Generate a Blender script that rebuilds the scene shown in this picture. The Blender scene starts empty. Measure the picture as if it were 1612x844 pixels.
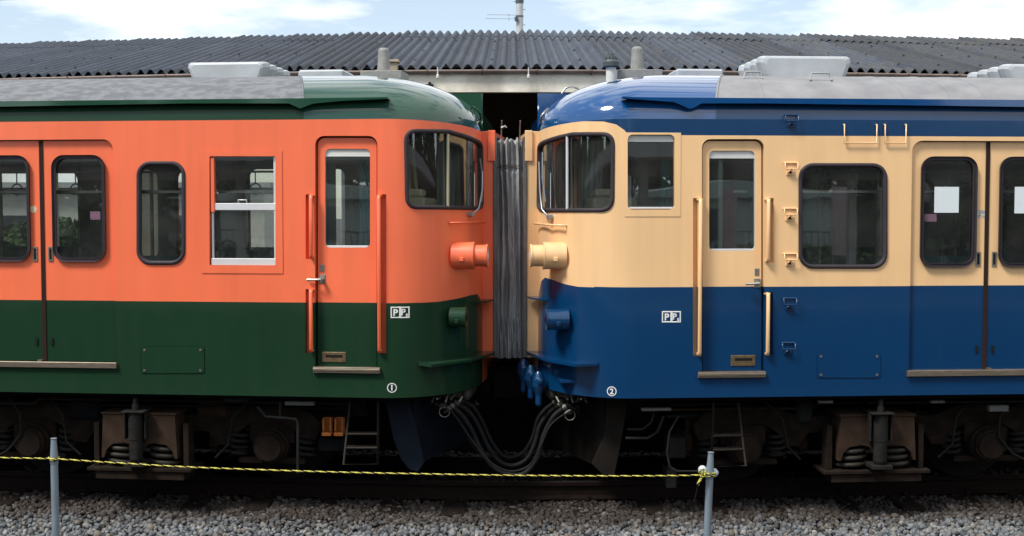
import bpy, bmesh, math, random
import numpy as np
from mathutils import Vector, Matrix
from mathutils.geometry import delaunay_2d_cdt

random.seed(7); rng = np.random.default_rng(7)
PI = math.pi
sc = bpy.context.scene
col = sc.collection

# ------------------------------------------------------------------ camera, sky, sun, exposure
EYE = Vector((0, 0, 2.47)); FPX = 1900.0; PITCH = math.atan(90 / FPX)
cd = bpy.data.cameras.new('camera'); cam = bpy.data.objects.new('camera', cd); col.objects.link(cam)
cam.location = EYE; cam.rotation_euler = (PI / 2 - PITCH, 0, 0)
cd.sensor_width = 36; cd.lens = 36 * FPX / 1612; cd.clip_end = 2000
sc.camera = cam

SUN_EL, SUN_AZ = math.radians(54), math.radians(232)      # azimuth clockwise from +Y
w = bpy.data.worlds.new('World'); sc.world = w; w.use_nodes = True
nt = w.node_tree; nt.nodes.clear()
def N(t, **k):
    n = nt.nodes.new(t)
    for a, b in k.items(): setattr(n, a, b)
    return n
out = N('ShaderNodeOutputWorld'); bg = N('ShaderNodeBackground'); sky = N('ShaderNodeTexSky', sky_type='NISHITA')
sky.sun_disc = False; sky.sun_elevation = SUN_EL; sky.sun_rotation = SUN_AZ; sky.dust_density = .6; sky.air_density = 1.0
tc = N('ShaderNodeTexCoord'); mp = N('ShaderNodeMapping'); mp.inputs['Scale'].default_value = (1.0, 1.0, 4.2)
mp.inputs['Location'].default_value = (3.1, 0.4, 0.2)
no = N('ShaderNodeTexNoise'); no.inputs['Scale'].default_value = 3.4; no.inputs['Detail'].default_value = 7; no.inputs['Roughness'].default_value = .55
ramp = N('ShaderNodeValToRGB'); ramp.color_ramp.elements[0].position = .43; ramp.color_ramp.elements[1].position = .55; ramp.color_ramp.elements[0].color = (.22, .22, .22, 1)
sepx = N('ShaderNodeSeparateXYZ')
grad = N('ShaderNodeMath', operation='MULTIPLY_ADD'); grad.inputs[1].default_value = .16; 
mix = N('ShaderNodeMixRGB'); mix.inputs['Color2'].default_value = (8.6, 8.8, 9.0, 1)
nt.links.new(tc.outputs['Generated'], mp.inputs['Vector']); nt.links.new(mp.outputs['Vector'], no.inputs['Vector'])
nt.links.new(tc.outputs['Generated'], sepx.inputs[0]); nt.links.new(sepx.outputs['X'], grad.inputs[0]); nt.links.new(no.outputs['Fac'], grad.inputs[2])
nt.links.new(grad.outputs[0], ramp.inputs['Fac']); nt.links.new(sky.outputs['Color'], mix.inputs['Color1'])
nt.links.new(ramp.outputs['Color'], mix.inputs['Fac']); nt.links.new(mix.outputs[0], bg.inputs['Color'])
bg.inputs['Strength'].default_value = .085; nt.links.new(bg.outputs[0], out.inputs[0])

sl = bpy.data.lights.new('sun', 'SUN'); sun = bpy.data.objects.new('sun', sl); col.objects.link(sun)
sl.energy = 2.7; sl.angle = math.radians(14); sl.color = (1, .95, .88)
sd = Vector((math.sin(SUN_AZ) * math.cos(SUN_EL), math.cos(SUN_AZ) * math.cos(SUN_EL), math.sin(SUN_EL)))
sun.rotation_euler = (-sd).to_track_quat('-Z', 'Y').to_euler()
vs = sc.view_settings; vs.view_transform = 'Standard'; vs.look = 'None'; vs.exposure = 0.85; vs.gamma = 1
sc.cycles.max_bounces = 8; sc.cycles.transparent_max_bounces = 24; sc.cycles.caustics_reflective = False; sc.cycles.caustics_refractive = False
try: sc.cycles.use_denoising = True
except Exception: pass

# ------------------------------------------------------------------ materials
MATS = {}
def mat(name, colr, rough=.6, metal=0., var=.12, scale=6., bump=0., bscale=20., coat=0., col2=None, vscale=(1, 1, 1), spec=None, thr=None):
    if name in MATS: return MATS[name]
    if spec is None: spec = .12 if max(colr) < .066 else .5
    m = bpy.data.materials.new(name); m.use_nodes = True; t = m.node_tree; b = t.nodes['Principled BSDF']
    tcn = t.nodes.new('ShaderNodeTexCoord'); mpn = t.nodes.new('ShaderNodeMapping'); mpn.inputs['Scale'].default_value = vscale
    t.links.new(tcn.outputs['Object'], mpn.inputs['Vector'])
    nn = t.nodes.new('ShaderNodeTexNoise'); nn.inputs['Scale'].default_value = scale; nn.inputs['Detail'].default_value = 6
    t.links.new(mpn.outputs['Vector'], nn.inputs['Vector'])
    r = t.nodes.new('ShaderNodeValToRGB'); e = r.color_ramp.elements
    lo, hi = thr if thr else (.3, .7)
    e[0].position = lo; e[1].position = hi
    c2 = col2 if col2 else tuple(c * (1 - var) for c in colr)
    e[0].color = (*c2, 1); e[1].color = (*colr, 1)
    t.links.new(nn.outputs['Fac'], r.inputs['Fac']); t.links.new(r.outputs['Color'], b.inputs['Base Color'])
    b.inputs['Roughness'].default_value = rough; b.inputs['Metallic'].default_value = metal
    b.inputs['Specular IOR Level'].default_value = spec
    if coat: b.inputs['Coat Weight'].default_value = coat; b.inputs['Coat Roughness'].default_value = .06
    if bump:
        bn = t.nodes.new('ShaderNodeTexNoise'); bn.inputs['Scale'].default_value = bscale; bn.inputs['Detail'].default_value = 4
        t.links.new(tcn.outputs['Object'], bn.inputs['Vector'])
        bp = t.nodes.new('ShaderNodeBump'); bp.inputs['Distance'].default_value = bump; bp.inputs['Strength'].default_value = 1
        t.links.new(bn.outputs['Fac'], bp.inputs['Height']); t.links.new(bp.outputs['Normal'], b.inputs['Normal'])
        if coat: t.links.new(bp.outputs['Normal'], b.inputs['Coat Normal'])
    MATS[name] = m; return m

def paint(name, c, rough=.32, streak=.14, coat=.25, bump=.0030):
    """enamel coach paint: slight sheet-metal waviness, grime streaks running down"""
    if name in MATS: return MATS[name]
    m = mat(name, c, rough=rough, var=.10, scale=1.1, bump=bump, bscale=1.4, coat=coat)
    t = m.node_tree; b = t.nodes['Principled BSDF']
    src = b.inputs['Base Color'].links[0].from_socket
    tcn = t.nodes.new('ShaderNodeTexCoord'); mpn = t.nodes.new('ShaderNodeMapping'); mpn.inputs['Scale'].default_value = (9, 9, .7) if coat < .9 else (2, 2, 2)
    t.links.new(tcn.outputs['Object'], mpn.inputs['Vector'])
    nn = t.nodes.new('ShaderNodeTexNoise'); nn.inputs['Scale'].default_value = 1.; nn.inputs['Detail'].default_value = 5
    t.links.new(mpn.outputs['Vector'], nn.inputs['Vector'])
    r = t.nodes.new('ShaderNodeValToRGB'); r.color_ramp.elements[0].position = .30; r.color_ramp.elements[1].position = .58
    r.color_ramp.elements[0].color = (streak * .6, ) * 3 + (1,); r.color_ramp.elements[1].color = (0, 0, 0, 1)
    t.links.new(nn.outputs['Fac'], r.inputs['Fac'])
    mx = t.nodes.new('ShaderNodeMixRGB'); mx.inputs['Color2'].default_value = (.10, .08, .06, 1)
    t.links.new(r.outputs['Color'], mx.inputs['Fac']); t.links.new(src, mx.inputs['Color1']); t.links.new(mx.outputs[0], b.inputs['Base Color'])
    # roughness speckle
    mr = t.nodes.new('ShaderNodeMapRange'); mr.inputs['To Min'].default_value = rough * .7; mr.inputs['To Max'].default_value = rough * 1.5
    t.links.new(nn.outputs['Fac'], mr.inputs['Value']); t.links.new(mr.outputs[0], b.inputs['Roughness'])
    return m

def glass(name, tint=(.88, .92, .90), refl=1.0):
    if name in MATS: return MATS[name]
    m = bpy.data.materials.new(name); m.use_nodes = True; t = m.node_tree; t.nodes.clear()
    o = t.nodes.new('ShaderNodeOutputMaterial'); tr = t.nodes.new('ShaderNodeBsdfTransparent'); tr.inputs[0].default_value = (*tint, 1)
    g = t.nodes.new('ShaderNodeBsdfGlossy'); g.inputs['Roughness'].default_value = .015; g.inputs['Color'].default_value = (.85, .92, .95, 1)
    f = t.nodes.new('ShaderNodeFresnel'); f.inputs['IOR'].default_value = 1.5
    ml = t.nodes.new('ShaderNodeMath'); ml.operation = 'MULTIPLY_ADD'; ml.inputs[1].default_value = 3.8 * refl; ml.inputs[2].default_value = .08; ml.use_clamp = True
    tcn = t.nodes.new('ShaderNodeTexCoord'); bn = t.nodes.new('ShaderNodeTexNoise'); bn.inputs['Scale'].default_value = 1.6
    bp = t.nodes.new('ShaderNodeBump'); bp.inputs['Distance'].default_value = .0007
    t.links.new(tcn.outputs['Object'], bn.inputs['Vector']); t.links.new(bn.outputs['Fac'], bp.inputs['Height']); t.links.new(bp.outputs['Normal'], g.inputs['Normal'])
    mx = t.nodes.new('ShaderNodeMixShader')
    t.links.new(f.outputs[0], ml.inputs[0]); t.links.new(ml.outputs[0], mx.inputs[0]); t.links.new(tr.outputs[0], mx.inputs[1])
    df = t.nodes.new('ShaderNodeBsdfDiffuse'); df.inputs['Color'].default_value = (.5, .52, .5, 1); md = t.nodes.new('ShaderNodeMixShader')   # film of dust
    dn = t.nodes.new('ShaderNodeTexNoise'); dn.inputs['Scale'].default_value = 4; dn.inputs['Detail'].default_value = 6; dr = t.nodes.new('ShaderNodeMapRange')
    dr.inputs['From Min'].default_value = .3; dr.inputs['From Max'].default_value = .7; dr.inputs['To Min'].default_value = .012; dr.inputs['To Max'].default_value = .04
    t.links.new(tcn.outputs['Object'], dn.inputs['Vector']); t.links.new(dn.outputs['Fac'], dr.inputs['Value']); t.links.new(dr.outputs[0], md.inputs[0])
    t.links.new(g.outputs[0], mx.inputs[2]); t.links.new(mx.outputs[0], md.inputs[1]); t.links.new(df.outputs[0], md.inputs[2]); t.links.new(md.outputs[0], o.inputs[0])
    MATS[name] = m; return m

ORANGE = paint('vermilion orange coach paint', (.86, .165, .068))
GREEN = paint('dark green coach paint', (.011, .038, .019), .22, .05, .25)
BLUE = paint('deep blue coach paint', (.0008, .036, .112), .22, .03, .2)
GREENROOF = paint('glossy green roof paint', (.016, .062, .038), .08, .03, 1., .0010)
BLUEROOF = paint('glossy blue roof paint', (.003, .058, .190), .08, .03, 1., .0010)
CREAM = paint('cream coach paint', (.84, .54, .272))
RUBBER = mat('dark rubber gasket', (.045, .038, .044), .5, bump=.0005)
BLACK = mat('underframe black', (.006, .006, .007), .8, var=.4, scale=12, bump=.002, bscale=40)
RUSTY = mat('rust brown bogie dirt', (.021, .0145, .0105), .92, var=.6, scale=9, bump=.003, bscale=50)
DIRTY = mat('grimy steel', (.019, .018, .017), .75, var=.5, scale=14, bump=.002, bscale=60)
STEEL = mat('worn steel', (.42, .40, .37), .38, .9, var=.3, scale=20)
SILL = mat('dull aluminium sill', (.30, .25, .19), .42, .75, var=.35, scale=9, vscale=(1, 1, 6))
ALU = mat('aluminium sash', (.74, .75, .75), .35, .35, var=.1)
WHITE = mat('white paint', (.78, .79, .77), .5, var=.08)
BLIND = mat('off white blind', (.62, .63, .60), .8)
CHROME = mat('chromed handle', (.65, .62, .55), .22, .9)
BRONZE = mat('bronze plate', (.20, .14, .075), .5, .6, var=.4, scale=30)
DARKREC = mat('dark recess', (.012, .012, .012), .8)
GLASS = glass('window glass')
CABGLASS = glass('cab window glass', (.94, .97, .96), .45)
GREYROOF = mat('weathered grey roof paint', (.155, .165, .175), .85, scale=9, col2=(.105, .112, .122), bump=.003, bscale=30, vscale=(1, 1, 2.5), thr=(.42, .58))
PALEROOF = mat('pale dusty roof paint', (.235, .235, .24), .8, scale=5, col2=(.16, .163, .172), bump=.002, bscale=20)
VENTM = mat('pale grey vent paint', (.40, .43, .45), .5, var=.18, scale=5, bump=.002, bscale=12)
ANTM = mat('antenna housing', (.26, .26, .245), .6, var=.25, scale=18, bump=.002, bscale=60)
CANVAS = mat('grey bellows canvas', (.33, .337, .34), .9, scale=5, col2=(.17, .174, .178), bump=.002, bscale=120, vscale=(1.6, 1.6, .35), thr=(.35, .62))
HOSE = mat('black rubber hose', (.016, .016, .017), .65, var=.4, scale=15)
SEATM = mat('teal moquette', (.03, .12, .14), .9)
WALLIN = mat('pale interior laminate', (.62, .64, .56), .6)
FLOORIN = mat('interior floor', (.10, .12, .10), .6)
CEIL = mat('interior ceiling', (.55, .55, .50), .6)

# ------------------------------------------------------------------ mesh builder
class MB:
    def __init__(s, tf=None): s.v = []; s.f = []; s.m = []; s.s = []; s.tf = tf
    def add(s, vs_, fs, mi=0, sm=False, tf=True):
        b = len(s.v)
        for p in vs_:
            p = s.tf(*p) if (s.tf and tf) else Vector(p)
            s.v.append(p)
        for f in fs: s.f.append([b + i for i in f]); s.m.append(mi); s.s.append(sm)
    def box(s, a, b, mi=0, ch=0.004):
        lo = [min(a[i], b[i]) for i in range(3)]; hi = [max(a[i], b[i]) for i in range(3)]
        ch = min(ch, *[(hi[i] - lo[i]) * .35 for i in range(3)])
        idx = {}; vs_ = []
        for k in range(8):
            sg = [(k >> i) & 1 for i in range(3)]
            for ax in range(3):
                p = []
                for i in range(3):
                    e = hi[i] if sg[i] else lo[i]
                    if i != ax: e += -ch if sg[i] else ch
                    p.append(e)
                idx[(k, ax)] = len(vs_); vs_.append(tuple(p))
        fs = []
        for ax in range(3):
            o = [i for i in range(3) if i != ax]
            for sg in (0, 1):
                q = []
                for (x, y) in ((0, 0), (1, 0), (1, 1), (0, 1)):
                    q.append(idx[((sg << ax) | (x << o[0]) | (y << o[1]), ax)])
                fs.append(q)
        for ax in range(3):      # edges along ax
            o = [i for i in range(3) if i != ax]
            for x in (0, 1):
                for y in (0, 1):
                    k0 = (x << o[0]) | (y << o[1]); k1 = k0 | (1 << ax)
                    fs.append([idx[(k0, o[0])], idx[(k0, o[1])], idx[(k1, o[1])], idx[(k1, o[0])]])
        for k in range(8): fs.append([idx[(k, 0)], idx[(k, 1)], idx[(k, 2)]])
        s.add(vs_, fs, mi)
    def tube(s, pts, r, seg=8, mi=0, closed=False, cap=True, world=False):
        P = [Vector(p) if (world or not s.tf) else s.tf(*p) for p in pts]
        n = len(P); rr = r if hasattr(r, '__len__') else [r] * n
        up = None; vs_ = []
        for i in range(n):
            a = P[(i - 1) % n] if (closed or i > 0) else P[i]; b = P[(i + 1) % n] if (closed or i < n - 1) else P[i]
            t = (b - a).normalized()
            if up is None:
                up = Vector((0, 0, 1)) if abs(t.z) < .9 else Vector((1, 0, 0))
            sd_ = t.cross(up); sd_ = sd_.normalized() if sd_.length > 1e-6 else t.orthogonal().normalized()
            up = sd_.cross(t).normalized()
            for k in range(seg):
                an = 2 * PI * k / seg
                vs_.append(P[i] + (sd_ * math.cos(an) + up * math.sin(an)) * rr[i])
        fs = []
        for i in range(n if closed else n - 1):
            j = (i + 1) % n
            for k in range(seg):
                k2 = (k + 1) % seg
                fs.append([i * seg + k, i * seg + k2, j * seg + k2, j * seg + k])
        s.add(vs_, fs, mi, True, tf=False)
        if cap and not closed:
            s.add(vs_[:seg], [list(range(seg))[::-1]], mi, False, tf=False); s.add(vs_[-seg:], [list(range(seg))], mi, False, tf=False)
    def lathe(s, p, axis, prof, seg=20, mi=0, cap=True):
        """p: base point, axis: unit tuple, prof: [(t, r)]; builder's local axes"""
        a = Vector(axis).normalized(); u = a.orthogonal().normalized(); v_ = a.cross(u); p = Vector(p)
        vs_ = []
        for (t, r) in prof:
            for k in range(seg):
                an = 2 * PI * k / seg; q = p + a * t + (u * math.cos(an) + v_ * math.sin(an)) * r
                vs_.append(tuple(q))
        for i in range(len(prof) - 1):
            s.add(vs_[i * seg:(i + 2) * seg], [[k, (k + 1) % seg, seg + (k + 1) % seg, seg + k] for k in range(seg)], mi, True)
        if cap:
            s.add(vs_[:seg], [list(range(seg))[::-1]], mi); s.add(vs_[-seg:], [list(range(seg))], mi)
    def prism(s, poly, plane, c0, c1, mi=0):
        """poly 2D list; plane 'uz' (c along v), 'uv' (c along z), 'vz' (c along u)"""
        n = len(poly)
        def mk(a, b, c): return {'uz': (a, c, b), 'uv': (a, b, c), 'vz': (c, a, b)}[plane]
        vs_ = [mk(a, b, c0) for a, b in poly] + [mk(a, b, c1) for a, b in poly]
        fs = [list(range(n))[::-1], [n + i for i in range(n)]] + [[i, (i + 1) % n, n + (i + 1) % n, n + i] for i in range(n)]
        s.add(vs_, fs, mi)
    def grid(s, rows, mi=0, sm=True, closed=False):
        n = len(rows[0]); vs_ = [p for r in rows for p in r]; fs = []
        for i in range(len(rows) - 1):
            for k in range(n if closed else n - 1):
                k2 = (k + 1) % n; fs.append([i * n + k, i * n + k2, (i + 1) * n + k2, (i + 1) * n + k])
        s.add(vs_, fs, mi, sm)
    def coil(s, base, R, r, turns, h, seg=14, mi=0):
        n = int(turns * seg); pts = []
        for i in range(n + 1):
            a = 2 * PI * i / seg
            pts.append((base[0] + R * math.cos(a), base[1] + R * math.sin(a), base[2] + h * i / n))
        s.tube(pts, r, 7, mi)
    def build(s, name, mats, parent=None, origin=None, recalc=True, smooth_angle=None):
        me = bpy.data.meshes.new(name)
        if parent is not None:
            o0 = parent; org = Vector((0, 0, 0))
            while o0 is not None: org += o0.location; o0 = o0.parent
        else: org = Vector(origin) if origin is not None else Vector((0, 0, 0))
        me.from_pydata([tuple(p - org) for p in s.v], [], s.f)
        for m_ in (mats if isinstance(mats, (list, tuple)) else [mats]): me.materials.append(m_)
        me.polygons.foreach_set('material_index', s.m); me.polygons.foreach_set('use_smooth', s.s)
        if recalc:
            bm = bmesh.new(); bm.from_mesh(me); bmesh.ops.recalc_face_normals(bm, faces=bm.faces); bm.to_mesh(me); bm.free()
        me.update()
        ob = bpy.data.objects.new(name, me); col.objects.link(ob)
        if parent is not None: ob.parent = parent
        else: ob.location = org
        return ob

def tag(o, label=None, cat=None, group=None, kind=None):
    if label: o['label'] = label
    if cat: o['category'] = cat
    if group: o['group'] = group
    if kind: o['kind'] = kind
    return o
def empty(name, loc, label, cat, group=None):
    o = bpy.data.objects.new(name, None); col.objects.link(o); o.location = loc; o.empty_display_size = .2
    return tag(o, label, cat, group)

def ray(px, py):
    x = (px - 806) / FPX; y = (422 - py) / FPX; c, s_ = math.cos(PITCH), math.sin(PITCH)
    return Vector((x, c + y * s_, -s_ + y * c))
def at_depth(px, py, Y):
    d = ray(px, py); return EYE + d * (Y / d.y)

def rrect(x0, y0, x1, y1, r, n=6, corners=(1, 1, 1, 1)):
    """rounded rectangle, y down; corners: tl, tr, br, bl"""
    pts = []
    for (cx, cy, a0, on, X, Y) in ((x0 + r, y0 + r, PI, corners[0], x0, y0), (x1 - r, y0 + r, 1.5 * PI, corners[1], x1, y0),
                                   (x1 - r, y1 - r, 0, corners[2], x1, y1), (x0 + r, y1 - r, .5 * PI, corners[3], x0, y1)):
        if not on: pts.append((X, Y)); continue
        for k in range(n + 1):
            a = a0 + k * PI / 2 / n; pts.append((cx + r * math.cos(a), cy + r * math.sin(a)))
    return pts
def rpoly(pts, rad, n=6):
    """round the corners of a polygon"""
    o = []; m_ = len(pts)
    for i in range(m_):
        a, b, c = Vector(pts[i - 1]), Vector(pts[i]), Vector(pts[(i + 1) % m_]); r = rad[i] if hasattr(rad, '__len__') else rad
        p0 = b + (a - b).normalized() * r; p1 = b + (c - b).normalized() * r
        for k in range(n + 1):
            t = k / n; o.append(tuple(p0 * (1 - t) ** 2 + b * 2 * t * (1 - t) + p1 * t * t))
    return o
def inpoly(x, y, poly):
    c = False; j = len(poly) - 1
    for i in range(len(poly)):
        xi, yi = poly[i]; xj, yj = poly[j]
        if (yi > y) != (yj > y) and x < (xj - xi) * (y - yi) / (yj - yi) + xi: c = not c
        j = i
    return c
def subdiv(poly, step, closed=True):
    o = []; n = len(poly)
    for i in range(n if closed else n - 1):
        a, b = Vector(poly[i]), Vector(poly[(i + 1) % n]); k = max(1, int((b - a).length / step))
        for j in range(k): o.append(tuple(a.lerp(b, j / k)))
    if not closed: o.append(tuple(poly[-1]))
    return o
def splitz(poly, zs):
    o = []; n = len(poly)
    for i in range(n):
        a, b = poly[i], poly[(i + 1) % n]; o.append(a); cuts = []
        for z in zs:
            if (a[1] - z) * (b[1] - z) < 0: cuts.append(((z - a[1]) / (b[1] - a[1]), z))
        for t, z in sorted(cuts): o.append((a[0] + (b[0] - a[0]) * t, z))
    return o
def offset_poly(poly, d):
    n = len(poly); ar = sum(poly[i][0] * poly[(i + 1) % n][1] - poly[(i + 1) % n][0] * poly[i][1] for i in range(n)); sg = 1 if ar > 0 else -1
    o = []
    for i in range(n):
        a, b, c = Vector(poly[i - 1]), Vector(poly[i]), Vector(poly[(i + 1) % n])
        e0 = (b - a); e1 = (c - b)
        if e0.length < 1e-7: e0 = e1
        if e1.length < 1e-7: e1 = e0
        e0 = e0.normalized(); e1 = e1.normalized()
        nrm = Vector((e0.y + e1.y, -e0.x - e1.x)) * sg
        nrm = nrm.normalized() if nrm.length > 1e-6 else Vector((e0.y, -e0.x)) * sg
        k = 1 / max(.5, nrm.dot(Vector((e0.y, -e0.x)) * sg))
        o.append(tuple(b + nrm * d * k))
    return o

# ------------------------------------------------------------------ the rail cars
W = 2.90; ZB = .90; Z0 = 3.233; ZTOP = 3.725
class Car:
    def __init__(s, sgn, corner, th, zline, zband):
        s.sgn = sgn; s.c = Vector((corner[0], corner[1], 0)); s.ax = Vector((sgn * math.cos(th), math.sin(th), 0)); s.ay = Vector((-sgn * math.sin(th), math.cos(th), 0))
        s.zline = zline; s.zband = zband; s.L = 10.2
        U, V, n = .72, .98, 2.02
        pl = [(0., 1.45 - .47 * k / 6) for k in range(7)]
        for k in range(1, 41):
            a = PI / 2 * k / 40
            pl.append((U - U * math.cos(a) ** (2 / n) if False else U * (1 - math.cos(a * 1) ** (2 / n)), V * (1 - math.sin(a) ** (2 / n))))
        # re-sample: (u from 0 to U, v from V to 0)
        s.pl = pl; s.cs = [0.]
        for i in range(1, len(pl)): s.cs.append(s.cs[-1] + math.dist(pl[i], pl[i - 1]))
        s.sc = s.cs[-1]; s.U = U
    def P(s, u, v, z): return Vector((s.c.x, s.c.y, z)) + s.ax * u + s.ay * v
    def plan(s, q):
        """arc length along the near half of the body -> (u, v), outward normal"""
        if q >= s.sc: return (s.U + q - s.sc, 0.), (0., -1.)
        q = max(q, 0.); i = max(1, next((k for k, c_ in enumerate(s.cs) if c_ >= q), len(s.cs) - 1))
        t = (q - s.cs[i - 1]) / (s.cs[i] - s.cs[i - 1]); a, b = s.pl[i - 1], s.pl[i]
        p = (a[0] + (b[0] - a[0]) * t, a[1] + (b[1] - a[1]) * t)
        # smooth normal
        def tg(k): 
            a_, b_ = s.pl[max(0, k - 1)], s.pl[min(len(s.pl) - 1, k + 1)]; d = (b_[0] - a_[0], b_[1] - a_[1]); l = math.hypot(*d); return (d[0] / l, d[1] / l)
        t0, t1 = tg(i - 1), tg(i); tx, ty = t0[0] * (1 - t) + t1[0] * t, t0[1] * (1 - t) + t1[1] * t; l = math.hypot(tx, ty)
        return p, (ty / l, -tx / l)
    def z0(s, q):
        if q >= s.sc: return Z0
        t = q / s.sc; t = t * t * (3 - 2 * t); return 3.17 + (Z0 - 3.17) * t
    def surf(s, q, z, off=0., far=False):
        (u, v), (nu, nv) = s.plan(q); u += nu * off; v += nv * off
        return s.P(u, W - v if far else v, z)
    def nrm(s, q, far=False):
        _, (nu, nv) = s.plan(q); return s.ax * nu + s.ay * (-nv if far else nv)
    def hit(s, px, py, off=0.):
        """which spot of the body side the photo shows at a pixel: (arc length, height)"""
        d = ray(px, py); dx, dy = d.x, d.y; ex = s.c
        # plane v=0
        den = dx * s.ay.x + dy * s.ay.y; t = (ex.x * s.ay.x + ex.y * s.ay.y) / den; u = (Vector((dx * t, dy * t, 0)) - ex).dot(s.ax)
        if u >= s.U: return (s.sc + u - s.U, EYE.z + d.z * t)
        best = None
        for i in range(len(s.pl) - 1, 0, -1):
            a = s.P(*s.pl[i], 0); b = s.P(*s.pl[i - 1], 0)
            ca = dx * a.y - dy * a.x; cb = dx * b.y - dy * b.x
            if ca * cb <= 0 and ca != cb:
                k = ca / (ca - cb); p = a.lerp(b, k); t = p.y / dy
                if best is None or t < best[0]: best = (t, s.cs[i] + (s.cs[i - 1] - s.cs[i]) * k)
        if best is None: return (0.47, EYE.z + d.z * 10.95 / dy)
        return (best[1], EYE.z + d.z * best[0])
    def hits(s, poly): return [s.hit(*p) for p in poly]
    def onv(s, px, py, v):
        d = ray(px, py); c_ = s.P(0, v, 0); den = d.x * s.ay.x + d.y * s.ay.y
        t = (c_.x * s.ay.x + c_.y * s.ay.y) / den; return ((d * t - Vector((c_.x, c_.y, 0))).dot(s.ax), EYE.z + d.z * t)

    def skin(s, name, outline, holes, mats, region, parent, lines=(), off=0., far=False, thick=0.):
        zs = [p[1] for p in outline]; qs = [p[0] for p in outline]; zmin, zmax, q0, q1 = min(zs), max(zs), min(qs), max(qs)
        V_, E_ = [], []
        def loop(pl, closed=True):
            b = len(V_); V_.extend(Vector(p) for p in pl); n = len(pl)
            E_.extend((b + i, b + (i + 1) % n) for i in range(n if closed else n - 1))
        loop(outline); [loop(h) for h in holes]; [loop(l, False) for l in lines]
        q = 0.03
        while q < s.sc + .04:
            if q0 + .004 < q < q1 - .004: loop([(q, zmin - .01), (q, zmax + .01)], False)
            q += .045
        vo, eo, fo, *_ = delaunay_2d_cdt(V_, E_, [], 0, 1e-5)
        F, M = [], []
        for f in fo:
            cx = sum(vo[i].x for i in f) / len(f); cz = sum(vo[i].y for i in f) / len(f)
            if not inpoly(cx, cz, outline) or any(inpoly(cx, cz, h) for h in holes): continue
            F.append(list(f)); M.append(region(cx, cz))
        used = sorted({i for f in F for i in f}); mp_ = {k: i for i, k in enumerate(used)}
        org = Vector((0, 0, 0)); o0 = parent
        while o0 is not None: org += o0.location; o0 = o0.parent
        me = bpy.data.meshes.new(name)
        pts = [s.surf(vo[i].x, vo[i].y, off, far) - org for i in used]; nr = [s.nrm(vo[i].x, far) for i in used]
        F = [[mp_[i] for i in f] for f in F]
        for k, f in enumerate(F):
            a, b, c_ = (pts[f[j]] for j in (0, 1, 2))
            if (b - a).cross(c_ - a).dot(nr[f[0]]) < 0: F[k] = f[::-1]
        me.from_pydata([tuple(p) for p in pts], [], F)
        for m_ in mats: me.materials.append(m_)
        me.polygons.foreach_set('material_index', M); me.polygons.foreach_set('use_smooth', [True] * len(F)); me.update()
        me.normals_split_custom_set_from_vertices([tuple(n_) for n_ in nr])
        ob = bpy.data.objects.new(name, me); col.objects.link(ob); ob.parent = parent
        return ob
    def ring(s, mb, outl, o0, o1, mi=0, far=False, minside=None, split=()):
        pl = splitz(outl, split); n = len(pl)
        A = [s.surf(q, z, o0, far) for q, z in pl]; B = [s.surf(q, z, o1, far) for q, z in pl]
        for i in range(n):
            j = (i + 1) % n; mi_ = minside((pl[i][1] + pl[j][1]) / 2) if minside else mi
            mb.add([A[i], A[j], B[j], B[i]], [[0, 1, 2, 3]], mi_, False, tf=False)
    def band(s, mb, inner, outer, off, mi=0, far=False):
        if len(inner) != len(outer):
            inner = subdiv(inner, .03); xs_ = [p[0] for p in outer]; ys_ = [p[1] for p in outer]; x0, x1, y0, y1 = min(xs_), max(xs_), min(ys_), max(ys_)
            cx, cy = sum(p[0] for p in inner) / len(inner), sum(p[1] for p in inner) / len(inner); o_ = []
            for q, z in inner:
                dx, dz = q - cx, z - cy; k = min((x1 - cx) / dx if dx > 1e-9 else ((x0 - cx) / dx if dx < -1e-9 else 1e9), (y1 - cy) / dz if dz > 1e-9 else ((y0 - cy) / dz if dz < -1e-9 else 1e9))
                o_.append((cx + dx * k, cy + dz * k))
            for c in ((x0, y0), (x1, y0), (x1, y1), (x0, y1)):
                i = min(range(len(o_)), key=lambda i: math.dist(o_[i], c)); o_[i] = c
            outer = o_
        n = len(inner)
        A = [s.surf(q, z, off, far) for q, z in inner]; B = [s.surf(q, z, off, far) for q, z in outer]
        for i in range(n):
            j = (i + 1) % n; mb.add([A[i], A[j], B[j], B[i]], [[0, 1, 2, 3]], mi, False, tf=False)
    def slab(s, mb, outl, o0, o1, mi=0, far=False):
        """closed plate following the body surface"""
        n = len(outl); A = [s.surf(q, z, o0, far) for q, z in outl]; B = [s.surf(q, z, o1, far) for q, z in outl]
        mb.add(A + B, [list(range(n))[::-1], [n + i for i in range(n)]] + [[i, (i + 1) % n, n + (i + 1) % n, n + i] for i in range(n)], mi, False, tf=False)
    def sbox(s, mb, x0, y0, x1, y1, o0, o1, mi=0):
        """small box on the side, measured on the photo"""
        a, b = s.hit((x0 + x1) / 2, y0), s.hit((x0 + x1) / 2, y1); l, r = s.hit(x0, (y0 + y1) / 2)[0], s.hit(x1, (y0 + y1) / 2)[0]
        zt, zb_ = a[1], b[1]; l, r = min(l, r), max(l, r); e = min(.003, (zt - zb_) / 4, (r - l) / 4)
        big = [(l, zt), (r, zt), (r, zb_), (l, zb_)]; sm_ = [(l + e, zt - e), (r - e, zt - e), (r - e, zb_ + e), (l + e, zb_ + e)]
        A = [s.surf(q, z, o0) for q, z in big]; B = [s.surf(q, z, o1 - e * (1 if o1 > o0 else -1)) for q, z in big]; C = [s.surf(q, z, o1) for q, z in sm_]
        vs_ = A + B + C; fs = [[3, 2, 1, 0], [8, 9, 10, 11]]
        for i in range(4):
            j = (i + 1) % 4; fs += [[i, j, 4 + j, 4 + i], [4 + i, 4 + j, 8 + j, 8 + i]]
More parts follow.
